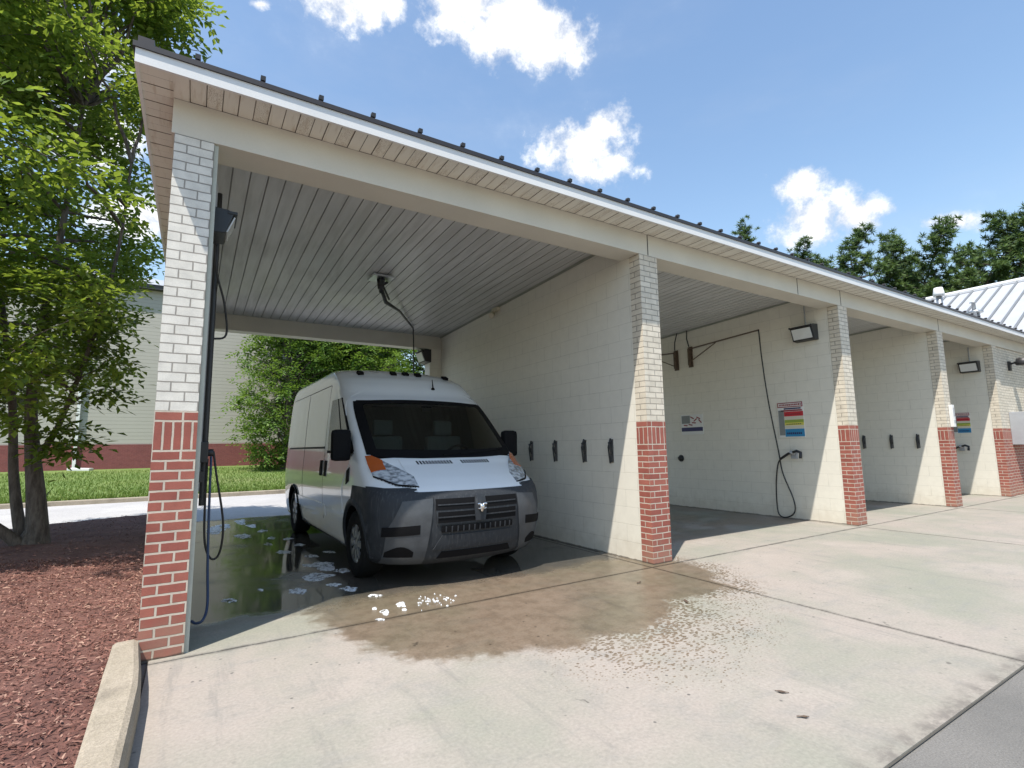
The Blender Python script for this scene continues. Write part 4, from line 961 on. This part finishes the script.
def bushy(x, y, z0, H, rad, n, label, m, seed, L=.2, group='trees behind the wash bays'):
    rng = random.Random(seed); t = thing('leafy_tree', label, 'tree', (x, y, z0), group); tb, cb = MB(), MB()
    tb.tube([(0, 0, -.2), (.1, 0, H*.3), (0, .1, H*.6), (.1, 0, H*.95)], [.22, .17, .1, .02], 8, cap=False)
    for k in range(n):
        h = rng.random(); z = .3+H*h; rr = rad*(math.sin(math.pi*min(1, .18+.80*h))**.7)*rng.random()**.33*(1+.25*mnoise.noise((h*6, k*.37, seed)))
        a = rng.random()*6.283; c = Vector((rr*math.cos(a), rr*math.sin(a), z))
        if k % 3 == 0: limb(tb, (0, 0, max(.3, z-.6*rr)), c, .05, .01, rng)
        leaves(cb, c, rng.uniform(.35, .7), rng.randint(10, 17), L, L*.5, rng, .3)
    tb.build('trunk', M['bark'], t); cb.build('crown', m, t)
bushy(4.3, 24.6, .35, 9.5, 2.5, 250, 'bright green tree standing clear of the wall, left of the van', M['leaf_bright'], 1)
bushy(8.4, 25.6, .38, 11, 3.2, 260, 'bright green bushy tree seen above the van roof', M['leaf_bright'], 2, .22)
bushy(13.2, 26.2, .4, 11, 3.2, 220, 'bright green tree glimpsed between the hanging hose and the bay wall', M['leaf_bright'], 3, .22)
bushy(6.4, 28.0, .45, 13, 3.0, 160, 'darker green tree close to the siding behind the bright trees', M['leaf_dark'], 4, .24)
bushy(11.5, 29.3, .45, 14, 3.2, 160, 'dark green tree filling the gap behind the two bright trees', M['leaf_dark'], 5, .24)

def pine(u, vtop, Dp, label, seed, spread=1., dense=1.):
    rng = random.Random(seed); d = ray(u, vtop); top = CAM+d*Dp; H = top.z; t = thing('pine_tree', label, 'tree', (top.x, top.y, 0), 'pines behind the car wash'); tb, cb = MB(), MB()
    P = [(rng.gauss(0, .12)*k, rng.gauss(0, .12)*k, H*k/8*.985) for k in range(9)]
    tb.tube(P, [.26*(1-k/8.6) for k in range(9)], 7, cap=False)
    def axis(z): k = min(7.999, z/H*8); i = int(k); a, b_ = Vector(P[i]), Vector(P[min(8, i+1)]); return a.lerp(b_, k-i)
    nb = int(64*dense); scale_ = Dp/50
    for k in range(nb):
        h = .42+.58*(k+rng.random())/nb; z = H*h; o = axis(z*.985); R_ = 1.3*spread*(3.2*(1-((h-.42)/.58)**1.7)+.35)*rng.uniform(.45, 1.12); a = k*2.4+rng.gauss(0, .4)
        e = o+Vector((math.cos(a)*R_, math.sin(a)*R_, R_*rng.uniform(.05, .5)))
        limb(tb, o, e, .06, .015, rng, .1, 4)
        for j in range(int(3+R_*2.2)):
            f = rng.uniform(.35, 1.05); c = o.lerp(e, f)+Vector((rng.gauss(0, .42), rng.gauss(0, .42), rng.gauss(.12, .28)))
            for q in range(44):
                v = Vector((rng.gauss(0, 1), rng.gauss(0, 1), rng.gauss(.35, .8))).normalized(); s_ = v.orthogonal().normalized()*rng.uniform(.035, .06)*1.4; L = rng.uniform(.22, .48); i = len(cb.v)
                b0 = c+v*rng.uniform(0, .22)
                cb.v += [tuple(b0-s_), tuple(b0+s_), tuple(b0+v*L)]; cb.f.append((i, i+1, i+2)); cb.m.append(0); cb.sm.append(False)
    tb.build('trunk', M['bark'], t); cb.build('crown', M['needle'], t)
for i, (u, v, Dp, sp_, l) in enumerate(((741, 218, 62, .9, 'small pine top peeking over the roof edge left of the other pines'), (801, 236, 58, .8, 'pine top showing just above the roof in front of the white cloud'), (825, 252, 56, .8, 'low pine crown between two taller pines, mostly below the roof edge'), (851, 224, 52, .75, 'dark pine with a pointed crown right of the large white cloud'), (886, 226, 52, .75, 'dark pine standing between the pointed pine and the broad pine'), (926, 218, 50, .85, 'broad pine directly behind the white capped roof vent'), (955, 240, 54, .9, 'low dense pine behind the tunnel roof ridge'), (988, 212, 48, .95, 'tall olive green pine behind the metal roof'), (1023, 205, 46, .9, 'pine cut by the edge of the photo at far right'), (905, 255, 60, 1., 'short pine filling the gap behind the broad pine'))):
    pine(u, v, Dp, l, 40+i, sp_)
